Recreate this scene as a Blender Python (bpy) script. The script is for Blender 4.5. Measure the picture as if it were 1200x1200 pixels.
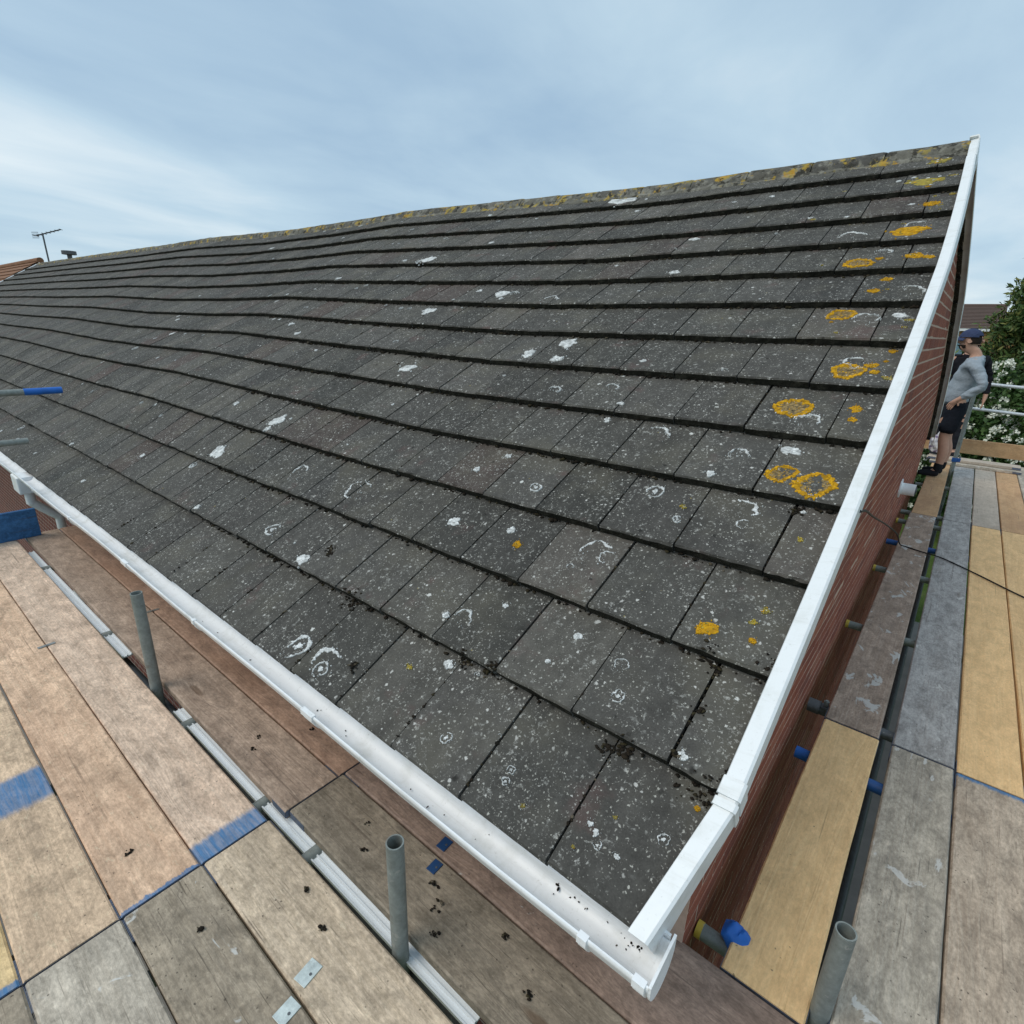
import bpy, bmesh, math, random
import numpy as np
from mathutils import Matrix, Vector, noise as mnoise
random.seed(7); rng = np.random.default_rng(7)
for o in list(bpy.data.objects): bpy.data.objects.remove(o)
sc = bpy.context.scene; col = sc.collection
pi = math.pi; rad = math.radians

# ------------------------------------------------------------------ camera
CAM = Vector((0.2362, -0.8698, 1.2599)); YAW, PIT, ROLL, FPX = -0.6796, -0.3284, 0.0319, 638.98
d = Vector((math.sin(YAW)*math.cos(PIT), math.cos(YAW)*math.cos(PIT), math.sin(PIT)))
r0 = Vector((math.cos(YAW), -math.sin(YAW), 0)); u0 = r0.cross(d)
r2 = math.cos(ROLL)*r0 + math.sin(ROLL)*u0; u2 = -math.sin(ROLL)*r0 + math.cos(ROLL)*u0
cd = bpy.data.cameras.new('camera'); cam = bpy.data.objects.new('camera', cd); col.objects.link(cam)
cam.matrix_world = Matrix(((r2.x, u2.x, -d.x, CAM.x), (r2.y, u2.y, -d.y, CAM.y), (r2.z, u2.z, -d.z, CAM.z), (0, 0, 0, 1)))
cd.sensor_fit = 'HORIZONTAL'; cd.sensor_width = 36; cd.lens = 36*FPX/1200; cd.clip_start = .02; cd.clip_end = 3000
sc.camera = cam

# ------------------------------------------------------------------ world: overcast sky
SUN_EL, SUN_AZ = rad(52), rad(215)      # azimuth clockwise from +y: soft light from behind-left of the camera
w = bpy.data.worlds.new('World'); sc.world = w; w.use_nodes = True
nt = w.node_tree; nt.nodes.clear(); L = nt.links.new
out = nt.nodes.new('ShaderNodeOutputWorld'); bg = nt.nodes.new('ShaderNodeBackground'); bg.inputs[1].default_value = .1
sky = nt.nodes.new('ShaderNodeTexSky'); sky.sky_type = 'NISHITA'; sky.sun_disc = False
sky.sun_elevation = SUN_EL; sky.sun_rotation = SUN_AZ; sky.air_density = 1.0; sky.dust_density = 1.5
tc = nt.nodes.new('ShaderNodeTexCoord')
sep = nt.nodes.new('ShaderNodeSeparateXYZ'); L(tc.outputs['Generated'], sep.inputs[0])
def wm(op, a, b=None, c=None):
    n = nt.nodes.new('ShaderNodeMath'); n.operation = op
    for i, v in enumerate((a, b, c)):
        if v is None: continue
        if isinstance(v, (int, float)): n.inputs[i].default_value = v
        else: L(v, n.inputs[i])
    return n.outputs[0]
# project the view direction on a flat cloud deck so that the clouds shrink towards the horizon
zc = wm('ADD', wm('MAXIMUM', sep.outputs[2], 0.0), .10)
cmb = nt.nodes.new('ShaderNodeCombineXYZ'); L(wm('DIVIDE', sep.outputs[0], zc), cmb.inputs[0]); L(wm('DIVIDE', sep.outputs[1], zc), cmb.inputs[1])
def wnoise(scale, det, rough, off):
    m = nt.nodes.new('ShaderNodeMapping'); m.inputs['Location'].default_value = off; m.inputs['Rotation'].default_value = (0, 0, .75)
    m.inputs['Scale'].default_value = (1.0, .6, 1); L(cmb.outputs[0], m.inputs[0])
    n = nt.nodes.new('ShaderNodeTexNoise'); n.inputs['Scale'].default_value = scale; n.inputs['Detail'].default_value = det
    n.inputs['Roughness'].default_value = rough; n.inputs['Distortion'].default_value = .35; L(m.outputs[0], n.inputs['Vector']); return n.outputs[0]
na = wnoise(.34, 3, .45, (3.1, 1.2, 0)); nb = wnoise(1.25, 6, .56, (7.7, 4.1, 0))
cl = wm('ADD', wm('MULTIPLY', na, .68), wm('MULTIPLY', nb, .32))
rp = nt.nodes.new('ShaderNodeValToRGB'); L(cl, rp.inputs[0])
e = rp.color_ramp.elements; e[0].position = .38; e[0].color = (3.6, 5.15, 6.7, 1); e[1].position = .66; e[1].color = (7.9, 8.8, 9.2, 1)
m_ = e.new(.5); m_.color = (5.0, 6.6, 7.8, 1)
mx = nt.nodes.new('ShaderNodeMix'); mx.data_type = 'RGBA'; mx.inputs[0].default_value = .88
L(sky.outputs[0], mx.inputs[6]); L(rp.outputs[0], mx.inputs[7]); L(mx.outputs[2], bg.inputs[0]); L(bg.outputs[0], out.inputs[0])
sd = bpy.data.lights.new('sun', 'SUN'); sd.energy = 1.5; sd.angle = rad(35); sd.color = (1, .92, .80)
sun = bpy.data.objects.new('sun', sd); col.objects.link(sun)
sv = Vector((math.sin(SUN_AZ)*math.cos(SUN_EL), math.cos(SUN_AZ)*math.cos(SUN_EL), math.sin(SUN_EL)))
sun.rotation_euler = (-sv).to_track_quat('-Z', 'Y').to_euler(); sun.location = (0, -5, 30)
sc.view_settings.view_transform = 'Standard'; sc.view_settings.look = 'None'; sc.view_settings.exposure = 0.12; sc.view_settings.gamma = 1

# ------------------------------------------------------------------ helpers
def tag(o, label=None, cat=None, group=None, kind=None):
    for k, v in (('label', label), ('category', cat), ('group', group), ('kind', kind)):
        if v: o[k] = v
    return o
def empty(name, loc=(0, 0, 0)):
    o = bpy.data.objects.new(name, None); o.empty_display_size = .1; o.location = loc; col.objects.link(o); return o
def link(o, parent=None):
    col.objects.link(o)
    if parent is not None:
        o.parent = parent
        o.matrix_parent_inverse = Matrix.Translation(-WORLD_LOC.get(parent.name, Vector((0, 0, 0))))
    return o
WORLD_LOC = {}
def root(name, loc, label, cat, group=None):
    o = empty(name, loc); WORLD_LOC[o.name] = Vector(loc); tag(o, label, cat, group); return o
class MB:
    def __init__(s): s.v = []; s.f = []
    def add(s, vs, fs):
        b = len(s.v); s.v += [tuple(p) for p in vs]; s.f += [tuple(b+i for i in f) for f in fs]; return s
    def box(s, x0, x1, y0, y1, z0, z1):
        return s.add([(x0,y0,z0),(x1,y0,z0),(x1,y1,z0),(x0,y1,z0),(x0,y0,z1),(x1,y0,z1),(x1,y1,z1),(x0,y1,z1)],
                     [(0,3,2,1),(4,5,6,7),(0,1,5,4),(1,2,6,5),(2,3,7,6),(3,0,4,7)])
    def cyl(s, p0, p1, r, seg=16, r1=None, hollow=0, cap=True):
        p0 = Vector(p0); p1 = Vector(p1); a = (p1-p0).normalized()
        x = a.orthogonal().normalized(); y = a.cross(x); r1 = r if r1 is None else r1
        rings = [(p0, r), (p1, r1)]
        if hollow: rings = [(p0, hollow), (p0, r), (p1, r1), (p1, hollow*r1/r)]
        vs = [p+(x*math.cos(2*pi*i/seg)+y*math.sin(2*pi*i/seg))*q for p, q in rings for i in range(seg)]
        n = len(rings); fs = []
        for k in range(n if hollow else n-1):
            k2 = (k+1) % n
            for i in range(seg):
                j = (i+1) % seg; fs.append((k*seg+i, k*seg+j, k2*seg+j, k2*seg+i))
        if not hollow and cap: fs += [tuple(range(seg))[::-1], tuple(range(seg, 2*seg))]
        return s.add(vs, fs)
    def sweep(s, rings, closed=True, caps=True):
        n = len(rings[0]); vs = [p for r in rings for p in r]; fs = []
        for k in range(len(rings)-1):
            for i in range(n if closed else n-1):
                j = (i+1) % n; fs.append((k*n+i, k*n+j, (k+1)*n+j, (k+1)*n+i))
        if caps and closed: fs += [tuple(range(n))[::-1], tuple((len(rings)-1)*n+i for i in range(n))]
        return s.add(vs, fs)
    def build(s, name, mat, parent=None, smooth=False, bevel=0, fixn=True):
        me = bpy.data.meshes.new(name); me.from_pydata(s.v, [], s.f)
        if fixn or bevel:
            bm = bmesh.new(); bm.from_mesh(me)
            if bevel: bmesh.ops.bevel(bm, geom=bm.edges[:], offset=bevel, segments=2, affect='EDGES', profile=.6)
            bmesh.ops.recalc_face_normals(bm, faces=bm.faces[:]); bm.to_mesh(me); bm.free()
        me.materials.append(mat)
        if smooth:
            me.polygons.foreach_set('use_smooth', [True]*len(me.polygons))
            me.set_sharp_from_angle(angle=rad(40))
        return link(bpy.data.objects.new(name, me), parent)
def fromnp(name, V, F, mat, parent=None):
    me = bpy.data.meshes.new(name); V = np.asarray(V, np.float32); F = np.asarray(F, np.int32)
    k = F.shape[1]; me.vertices.add(len(V)); me.vertices.foreach_set('co', V.ravel())
    me.loops.add(F.size); me.loops.foreach_set('vertex_index', F.ravel())
    me.polygons.add(len(F)); me.polygons.foreach_set('loop_start', np.arange(0, F.size, k, dtype=np.int32))
    me.update(calc_edges=True); me.validate(); me.materials.append(mat)
    return link(bpy.data.objects.new(name, me), parent)

# ------------------------------------------------------------------ material helpers
class NM:
    def __init__(s, name, rough=.8, spec=.3, metal=0):
        s.m = bpy.data.materials.new(name); s.m.use_nodes = True; s.t = s.m.node_tree
        s.b = s.t.nodes['Principled BSDF']; s.set('Roughness', rough); s.set('Specular IOR Level', spec); s.set('Metallic', metal)
    def put(s, sock, v):
        if isinstance(v, bpy.types.NodeSocket): s.t.links.new(v, sock)
        else:
            if isinstance(v, tuple) and len(v) == 3 and sock.type == 'RGBA': v = v+(1,)
            sock.default_value = v
    def set(s, k, v): s.put(s.b.inputs[k], v)
    def n(s, typ, **p):
        n = s.t.nodes.new('ShaderNode'+typ)
        for k, v in p.items(): setattr(n, k, v)
        return n
    def pos(s): return s.n('NewGeometry').outputs['Position']
    def obj(s): return s.n('TexCoord').outputs['Object']
    def rnd(s):
        a = s.n('ObjectInfo').outputs['Random']; b = s.n('NewGeometry').outputs['Random Per Island']
        return s.math('FRACT', s.math('ADD', a, b))
    def map(s, v, sc=(1, 1, 1), loc=(0, 0, 0), rot=(0, 0, 0)):
        n = s.n('Mapping'); s.put(n.inputs[0], v); s.put(n.inputs['Scale'], sc); s.put(n.inputs['Location'], loc); s.put(n.inputs['Rotation'], rot); return n.outputs[0]
    def noise(s, v, scale, det=4, rough=.55, dist=0, out=0):
        n = s.n('TexNoise'); s.put(n.inputs['Vector'], v); s.put(n.inputs['Scale'], scale); s.put(n.inputs['Detail'], det); s.put(n.inputs['Roughness'], rough); s.put(n.inputs['Distortion'], dist); return n.outputs[out]
    def vor(s, v, scale, feat='F1'):
        n = s.n('TexVoronoi', feature=feat); s.put(n.inputs['Vector'], v); s.put(n.inputs['Scale'], scale); return n
    def math(s, op, a, b=None, c=None, clamp=False):
        n = s.n('Math', operation=op); n.use_clamp = clamp
        for i, x in enumerate((a, b, c)):
            if x is not None: s.put(n.inputs[i], x)
        return n.outputs[0]
    def step(s, v, lo, hi):      # smooth 0..1
        n = s.n('MapRange', interpolation_type='SMOOTHSTEP'); s.put(n.inputs[0], v); s.put(n.inputs[1], lo); s.put(n.inputs[2], hi); return n.outputs[0]
    def ramp(s, f, stops):
        n = s.n('ValToRGB'); s.put(n.inputs[0], f); e = n.color_ramp.elements
        while len(e) < len(stops): e.new(.5)
        for x, (p, c) in zip(e, stops): x.position = p; x.color = tuple(c)+(1,)
        return n.outputs[0]
    def mix(s, f, a, b, mode='MIX'):
        n = s.n('Mix', data_type='RGBA', blend_type=mode); s.put(n.inputs[0], f); s.put(n.inputs[6], a); s.put(n.inputs[7], b); return n.outputs[2]
    def scale(s, c, f):          # colour times value
        n = s.n('VectorMath', operation='SCALE'); s.put(n.inputs[0], c); s.put(n.inputs['Scale'], f); return n.outputs[0]
    def vadd(s, a, b):
        n = s.n('VectorMath', operation='ADD'); s.put(n.inputs[0], a); s.put(n.inputs[1], b); return n.outputs[0]
    def bump(s, h, strength=.4, dist=.004):
        n = s.n('Bump'); s.put(n.inputs['Height'], h); s.put(n.inputs['Strength'], strength); s.put(n.inputs['Distance'], dist); s.set('Normal', n.outputs[0])
    def color(s, c): s.set('Base Color', c); return s
def remap(m, v, a, b): return m.math('MULTIPLY_ADD', v, b-a, a)

def simple(name, c, rough=.7, var=.25, scale=8, metal=0, spec=.3, bump=.0):
    m = NM(name, rough, spec, metal); p = m.pos(); n = m.noise(p, scale, 5, .6)
    m.color(m.scale(tuple(c), remap(m, n, 1-var, 1+var)))
    if bump: m.bump(m.noise(p, scale*6, 3), bump, .003)
    return m.m

PT_ = .5364
def tile_mat():
    m = NM('weathered_concrete_tile', .88, .25); p = m.pos(); r = m.rnd()
    base = m.ramp(r, [(0, (0.056, 0.054, 0.048)), (.3, (0.071, 0.067, 0.061)), (.55, (0.062, 0.060, 0.054)), (.80, (0.080, 0.075, 0.066)), (.88, (0.077, 0.058, 0.051)), (.92, (0.069, 0.066, 0.060)), (1, (0.059, 0.057, 0.053))])
    big = m.noise(p, 3.2, 4, .6); mid = m.noise(p, 22, 5, .65); fine = m.noise(p, 210, 3, .6)
    strk = m.noise(m.map(p, (13, 1.1, 1.1), (0, 0, 0), (-PT_, 0, 0)), 1.0, 4, .6)
    tone = m.math('FRACT', m.math('MULTIPLY', r, 7.31))
    c = m.scale(base, m.math('MULTIPLY', m.math('MULTIPLY', remap(m, tone, .80, 1.22), remap(m, strk, .55, 1.45)), m.math('MULTIPLY', remap(m, mid, .5, 1.5), remap(m, fine, .55, 1.45))))
    # thin brown-grey algae film
    c = m.mix(m.math('MULTIPLY', m.step(big, .48, .72), .5), c, (.125, .115, .09))
    c = m.mix(m.math('MULTIPLY', m.step(m.noise(m.map(p, (1, 1, 1), (9, 4, 2)), 4.5, 4, .6), .60, .74), .55), c, (.115, .072, .066))
    # speckle of pale lichen dots, in drifts
    wob = m.scale(m.noise(p, 75, 4, .65, 0, 1), .020)
    pv = m.vadd(p, wob)
    drift = m.step(m.noise(p, 5.5, 3, .6), .36, .66)
    for sc_, rmax, keep, colr in ((150, .44, .28, (.31, .30, .27)), (85, .40, .36, (.41, .40, .36)), (44, .34, .54, (.50, .49, .46)), (21, .25, .78, (.58, .58, .55)), (34, .20, .93, (.36, .29, .10))):
        v = m.vor(pv, sc_); cr = m.n('SeparateColor'); m.put(cr.inputs[0], v.outputs['Color'])
        size = m.math('MULTIPLY', cr.outputs[1], rmax)
        spot = m.math('SUBTRACT', 1, m.step(v.outputs['Distance'], m.math('MULTIPLY', size, .55), size))
        on = m.math('GREATER_THAN', cr.outputs[0], m.math('SUBTRACT', keep+.28, m.math('MULTIPLY', drift, .34)))
        c = m.mix(m.math('MULTIPLY', m.math('MULTIPLY', spot, on), remap(m, cr.outputs[2], .5, 1.15)), c, colr)
    crust = m.math('MULTIPLY', m.step(m.noise(pv, 55, 5, .66, .4), .57, .65), m.step(m.noise(p, 8.5, 3, .6), .42, .60))
    c = m.mix(m.math('MULTIPLY', crust, .75), c, (.36, .355, .33))
    # black algae spots
    v = m.vor(pv, 16); cr = m.n('SeparateColor'); m.put(cr.inputs[0], v.outputs['Color'])
    k = m.math('MULTIPLY', m.math('SUBTRACT', 1, m.step(v.outputs['Distance'], .06, .20)), m.math('GREATER_THAN', cr.outputs[0], .84))
    c = m.mix(m.math('MULTIPLY', k, .8), c, (.018, .017, .015))
    m.color(c); m.bump(m.math('ADD', m.math('MULTIPLY', mid, .6), fine), .55, .003)
    return m.m
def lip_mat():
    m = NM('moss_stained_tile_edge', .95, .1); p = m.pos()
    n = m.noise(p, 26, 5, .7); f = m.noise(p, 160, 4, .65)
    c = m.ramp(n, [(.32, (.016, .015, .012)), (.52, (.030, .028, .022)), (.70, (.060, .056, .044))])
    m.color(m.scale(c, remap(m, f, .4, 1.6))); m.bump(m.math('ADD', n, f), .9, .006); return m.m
def ridge_mat():
    m = NM('lichened_ridge_tile', .9, .2); p = m.pos(); r = m.rnd()
    c = m.scale(m.ramp(r, [(0, (.115, .108, .092)), (.5, (.155, .148, .125)), (1, (.09, .086, .078))]), remap(m, m.noise(p, 30, 5, .65), .5, 1.5))
    c = m.mix(m.math('MULTIPLY', m.step(m.noise(p, 11, 6, .7), .50, .60), .7), c, (.27, .26, .22))
    a = m.step(m.noise(m.map(p, (1, 1, 1), (5, 2, 1)), 7, 6, .72), .52, .58)
    c = m.mix(m.math('MULTIPLY', a, .85), c, m.ramp(m.noise(p, 14, 3), [(.35, (.24, .20, .07)), (.5, (.40, .29, .05)), (.66, (.48, .26, .02))]))
    c = m.mix(m.step(m.noise(m.map(p, (1, 1, 1), (1, 7, 3)), 14, 5, .68), .52, .62), c, (.045, .042, .034))
    m.color(c); m.bump(m.noise(p, 60, 5, .7), .7, .008); return m.m
def lichen_mat(name, ca, cb, sc_=70):
    m = NM(name, .95, .1); p = m.pos(); n = m.noise(p, sc_, 5, .65)
    m.color(m.scale(m.ramp(n, [(.35, ca), (.62, cb)]), remap(m, m.n('NewGeometry').outputs['Random Per Island'], .62, 1.15))); m.bump(m.noise(p, 220, 3), .8, .003); return m.m
def moss_mat():
    m = NM('dark_moss', .95, .1); p = m.pos(); r = m.rnd()
    m.color(m.scale(m.ramp(r, [(0, (.012, .011, .009)), (.7, (.024, .018, .013)), (.92, (.04, .034, .018)), (1, (.12, .10, .075))]), remap(m, m.noise(p, 150, 3), .5, 1.5))); return m.m
def brick_mat():
    m = NM('red_brick', .85, .25); p = m.pos(); r = m.rnd()
    c = m.ramp(r, [(0, (.22, .068, .042)), (.4, (.27, .088, .054)), (.7, (.185, .056, .038)), (.9, (.30, .112, .068)), (1, (.15, .052, .040))])
    st = m.noise(m.map(p, (1, 5, 90)), 1.4, 4, .7); f = m.noise(p, 120, 4, .65)
    c = m.scale(c, m.math('MULTIPLY', remap(m, st, .55, 1.75), remap(m, f, .6, 1.4)))
    c = m.mix(m.math('MULTIPLY', m.step(m.noise(p, 10, 4), .58, .75), .30), c, (.28, .20, .16))
    m.color(c); m.bump(m.math('ADD', st, m.math('MULTIPLY', f, .6)), .7, .004); return m.m
def pvc_mat(name='white_pvc', c=(.87, .88, .89), dirt=.40):
    m = NM(name, .35, .45); p = m.pos()
    n = m.noise(p, 9, 6, .65); s_ = m.noise(p, 75, 4, .7)
    x = m.mix(m.math('MULTIPLY', m.step(n, .46, .74), dirt), c, (.50, .50, .45))
    x = m.mix(m.math('MULTIPLY', m.step(m.noise(m.map(p, (1.2, 30, 12)), 1.0, 5, .7), .52, .72), dirt*.8), x, (.46, .45, .40))
    x = m.mix(m.math('MULTIPLY', m.step(m.noise(m.map(p, (30, 2, 12)), 1.0, 5, .7), .60, .74), dirt*.6), x, (.40, .40, .36))
    x = m.mix(m.math('MULTIPLY', m.step(s_, .60, .74), dirt*.9), x, (.36, .35, .30))
    sp = m.step(m.noise(p, 210, 2, .5), .70, .76)
    x = m.mix(m.math('MULTIPLY', sp, .55*dirt), x, (.10, .09, .07))
    m.color(x); m.set('Roughness', remap(m, n, .25, .55)); return m.m
def metal_mat(name, c=(.36, .38, .38), rough=.5, rust=.2, metal=.6):
    m = NM(name, rough, .4, metal); p = m.pos(); n = m.noise(p, 40, 6, .72)
    x = m.scale(c, remap(m, n, .35, 1.55))
    x = m.mix(m.math('MULTIPLY', m.step(m.noise(p, 14, 5, .7), .55, .72), rust), x, (.13, .07, .035))
    x = m.mix(m.math('MULTIPLY', m.step(m.noise(p, 33, 4, .6), .63, .70), .5), x, (.42, .41, .38))
    m.color(x); m.set('Roughness', remap(m, n, rough-.15, rough+.2)); return m.m
def paint_mat(name, c, under=(.33, .34, .33), wear=.5):
    m = NM(name, .5, .4); p = m.pos(); n = m.noise(p, 45, 5, .7)
    x = m.scale(c, remap(m, m.noise(p, 15, 3), .7, 1.3))
    m.color(m.mix(m.math('MULTIPLY', m.step(n, .55, .66), wear), x, under)); return m.m
def board_mat(name, ca, cb, stain=.5, stain_c=(.09, .07, .055), splash=0., blue0=0., blue1=0., mark=None, length=3.9, red=.0, dirt=.5):
    if ca[0] > ca[2]*1.12: ca, cb = [(c[0]*1.03, c[1]*.965, c[2]*.935) for c in (ca, cb)]
    m = NM(name, .82, .25); o = m.obj(); ri = m.n('ObjectInfo').outputs['Random']
    off = m.n('CombineXYZ'); m.put(off.inputs[0], m.math('MULTIPLY', ri, 37.)); m.put(off.inputs[1], m.math('MULTIPLY', ri, 91.)); m.put(off.inputs[2], m.math('MULTIPLY', ri, 13.))
    v = m.vadd(o, off.outputs[0])
    knv = m.vor(m.map(v, (1.15, 5.2, 2)), 1.0); kd = knv.outputs['Distance']
    bend = m.math('MULTIPLY', m.math('SUBTRACT', 1, m.step(kd, .0, .35)), .05)
    bv = m.n('CombineXYZ'); m.put(bv.inputs[1], bend); v2 = m.vadd(v, bv.outputs[0])
    rings = m.noise(m.map(v2, (.55, 13, 6)), 1.0, 3, .5, .9)
    gl = m.math('FRACT', m.math('MULTIPLY', rings, 7.))
    gl = m.step(m.math('ABSOLUTE', m.math('SUBTRACT', gl, .5)), .05, .5)
    grain = m.noise(m.map(v2, (3.0, 120, 60)), 1.0, 5, .7)
    c = m.mix(m.math('ADD', m.math('MULTIPLY', gl, .28), m.math('MULTIPLY', grain, .72)), ca, cb)
    mott = m.noise(m.map(v, (9, 17, 10)), 1.0, 7, .74, .6); mot2 = m.noise(m.map(v, (60, 120, 60)), 1.0, 4, .7)
    cm = 1.0 if dirt > .3 else .45
    c = m.scale(c, m.math('MULTIPLY', remap(m, mott, 1-1.05*cm, 1+1.05*cm), remap(m, mot2, 1-.65*cm, 1+.65*cm)))
    if red: c = m.mix(m.math('MULTIPLY', m.step(m.noise(m.map(v, (1.2, 4, 1)), 1.0, 3), .45, .65), red), c, (.36, .20, .125))
    st = m.noise(m.map(v, (2.2, 6.5, 3)), 1.0, 6, .68)
    c = m.mix(m.math('MULTIPLY', m.step(st, .46, .70), stain), c, stain_c)
    c = m.mix(m.math('MULTIPLY', m.step(m.noise(v, 8.5, 6, .7), .52, .68), dirt*.5), c, tuple(x*.55 for x in ca))
    # dark grain checks, pits and dirt specks
    c = m.mix(m.math('MULTIPLY', m.step(m.noise(m.map(v, (5, 190, 60)), 1.0, 3, .6), .63, .72), .55*dirt+.15), c, tuple(x*.32 for x in ca))
    sp = m.vor(m.vadd(v, m.scale(m.noise(v, 50, 2, .5, 0, 1), .015)), 62); cr = m.n('SeparateColor'); m.put(cr.inputs[0], sp.outputs['Color'])
    s1 = m.math('MULTIPLY', m.math('SUBTRACT', 1, m.step(sp.outputs['Distance'], .05, .24)), m.math('GREATER_THAN', cr.outputs[0], m.math('SUBTRACT', 1.02, m.math('MULTIPLY', m.step(m.noise(v, 4, 3), .42, .66), .50*dirt+.05))))
    c = m.mix(m.math('MULTIPLY', s1, .8), c, (.05, .04, .032))
    fl = m.step(m.noise(m.map(v, (26, 60, 30)), 1.0, 4, .7), .60, .68)
    c = m.mix(m.math('MULTIPLY', fl, .35*dirt+.05), c, tuple(min(.8, x*1.35) for x in cb))
    ck = m.step(m.noise(m.map(v2, (1.1, 46, 20)), 1.0, 2, .5), .70, .735)
    c = m.mix(m.math('MULTIPLY', ck, .38), c, (.07, .05, .04))
    # knots
    kc = m.n('SeparateColor'); m.put(kc.inputs[0], knv.outputs['Color'])
    kn = m.math('MULTIPLY', m.math('SUBTRACT', 1, m.step(kd, .045, .10)), m.math('GREATER_THAN', kc.outputs[0], .45))
    c = m.mix(m.math('MULTIPLY', kn, .62), c, (.10, .055, .03))
    sx = m.n('SeparateXYZ'); m.put(sx.inputs[0], o); X = sx.outputs[0]; Y = sx.outputs[1]
    edge = m.noise(m.map(v, (10, 60, 10)), 1.0, 5, .7)
    Xe = m.math('ADD', X, m.math('MULTIPLY', m.math('SUBTRACT', edge, .5), .045))
    bl = None
    def orr(a, b): return b if a is None else m.math('MAXIMUM', a, b)
    if blue0: bl = orr(bl, m.math('SUBTRACT', 1, m.step(Xe, blue0*.8, blue0*1.15)))
    if blue1: bl = orr(bl, m.step(Xe, length-blue1*1.15, length-blue1*.8))
    if mark: bl = orr(bl, m.math('MULTIPLY', m.step(Xe, mark[0]-.02, mark[0]+.02), m.math('SUBTRACT', 1, m.step(Xe, mark[1]-.02, mark[1]+.03))))
    if bl is not None:
        wear = m.step(m.noise(m.map(v, (6, 90, 30)), 1.0, 4, .7), .34, .60)
        c = m.mix(m.math('MULTIPLY', bl, remap(m, wear, .92, .72)), c, m.scale((.035, .17, .37), remap(m, mott, .5, 1.5)))
    if splash:
        sn = m.step(m.noise(m.map(v, (7, 11, 8)), 1.0, 5, .62, .6), .66-.09*splash, .70-.09*splash)
        c = m.mix(m.math('MULTIPLY', sn, .75), c, (.62, .61, .58))
    m.color(c); m.bump(m.math('ADD', m.math('MULTIPLY', gl, .35), m.math('ADD', grain, m.math('MULTIPLY', kn, -.6))), .45, .003)
    return m.m
def leaf_mat(name, cols, trans=.15):
    m = NM(name, .6, .3); r = m.n('NewGeometry').outputs['Random Per Island']
    m.color(m.scale(m.ramp(r, [(i/(len(cols)-1), c) for i, c in enumerate(cols)]), remap(m, m.noise(m.pos(), 2.2, 3), .6, 1.4)))
    m.set('Subsurface Weight', 0.0); return m.m
def cloth_mat(name, c, sc_=40):
    m = NM(name, .9, .1); p = m.pos(); m.color(m.scale(c, remap(m, m.noise(p, sc_, 4, .6), .75, 1.25))); m.bump(m.noise(p, 14, 4, .6), .5, .03); return m.m

MT = tile_mat(); MTL = lip_mat(); MRIDGE = ridge_mat(); MMOSS = moss_mat(); MBR = brick_mat()
MLW = lichen_mat('white_lichen', (.44, .45, .44), (.78, .79, .78)); MLO = lichen_mat('orange_lichen', (.42, .22, .02), (.66, .36, .015), 45)
MLY = lichen_mat('yellow_green_lichen', (.20, .17, .07), (.44, .35, .06)); MLG = lichen_mat('grey_lichen_centre', (.10, .085, .06), (.42, .29, .12), 75)
MPVC = pvc_mat(); MPVCT = pvc_mat('white_verge_pvc', (.80, .82, .83), .34)
MGALV = metal_mat('galvanised_tube', (.25, .275, .262), .6, .55, .25); MGALVB = metal_mat('bright_galvanised_strip', (.60, .64, .68), .45, .03, .35)
MSTRIP = pvc_mat('pale_coated_strip', (.78, .82, .85), .15); MDARKM = metal_mat('dark_steel_tube', (.14, .15, .16), .55, .35); MBLUE = paint_mat('blue_paint', (.02, .10, .34), (.05, .09, .18), .4)
MBLUEB = paint_mat('bright_blue_plastic', (.015, .13, .50), (.02, .1, .35), .2); MYEL = paint_mat('yellow_cap', (.58, .42, .06), (.5, .42, .25), .6)
MGROOVE = simple('mortar', (.50, .36, .28), .95, .3, 30, bump=.4); MDECK = simple('roof_felt', (.02, .02, .02), .9)
MBLACK = simple('black_rubber', (.012, .012, .012), .5); MMORT = simple('ridge_mortar', (.20, .19, .16), .95, .4, 20, bump=.8)

# ------------------------------------------------------------------ roof surface
W, G, PT = .30, .3401, .5364
cP, sP = math.cos(PT), math.sin(PT); NT_ = 14; NU = 77
YR, ZR = NT_*G*cP, NT_*G*sP; GZ = -2.75; XL = -NU*W
HU = ([0, 7, 12, 17.85, 22, 28, 35.7, 45, 55, 80], [0, -.02, .012, .066, .05, .056, .122, .13, .16, .20])
def H(u, s):          # sag of the old roof between the party walls
    hi = float(np.interp(u, *HU)) + (-.02*min(1, max(0, (s-8)/3))*max(0, 1-u/14.))
    lo = -.045*min(1., u/12.)
    k = min(1., max(0., (s-1.)/3.)); k = k*k*(3-2*k)
    return lo*(1-k)+hi*k
def DX(z):            # slight lean of the gable
    if z < 0: return 0.
    if z < 1.55: return .016*math.sin(pi*z/1.55)
    return -.10*((z-1.55)/.88)**1.25
def RP(u, s, n=0.):
    t = s*G; n = n+H(u, s); z = t*sP+n*cP
    return Vector((-u*W+DX(z), t*cP-n*sP, z))

house = root('house', (-8, 4, GZ), 'brick house with dark concrete tiled roof, lichen patches and white verge trim', 'house')
# deck under the tiles
g = MB(); us_ = np.linspace(.12, NU, 90)
for s_ in (None,):
    rows = [[RP(u, s, -.030) for u in us_] for s in np.linspace(0.15, NT_, 15)]
    g.sweep(rows, closed=False, caps=False)
roof = g.build('roof', MDECK, house, fixn=False)

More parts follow.
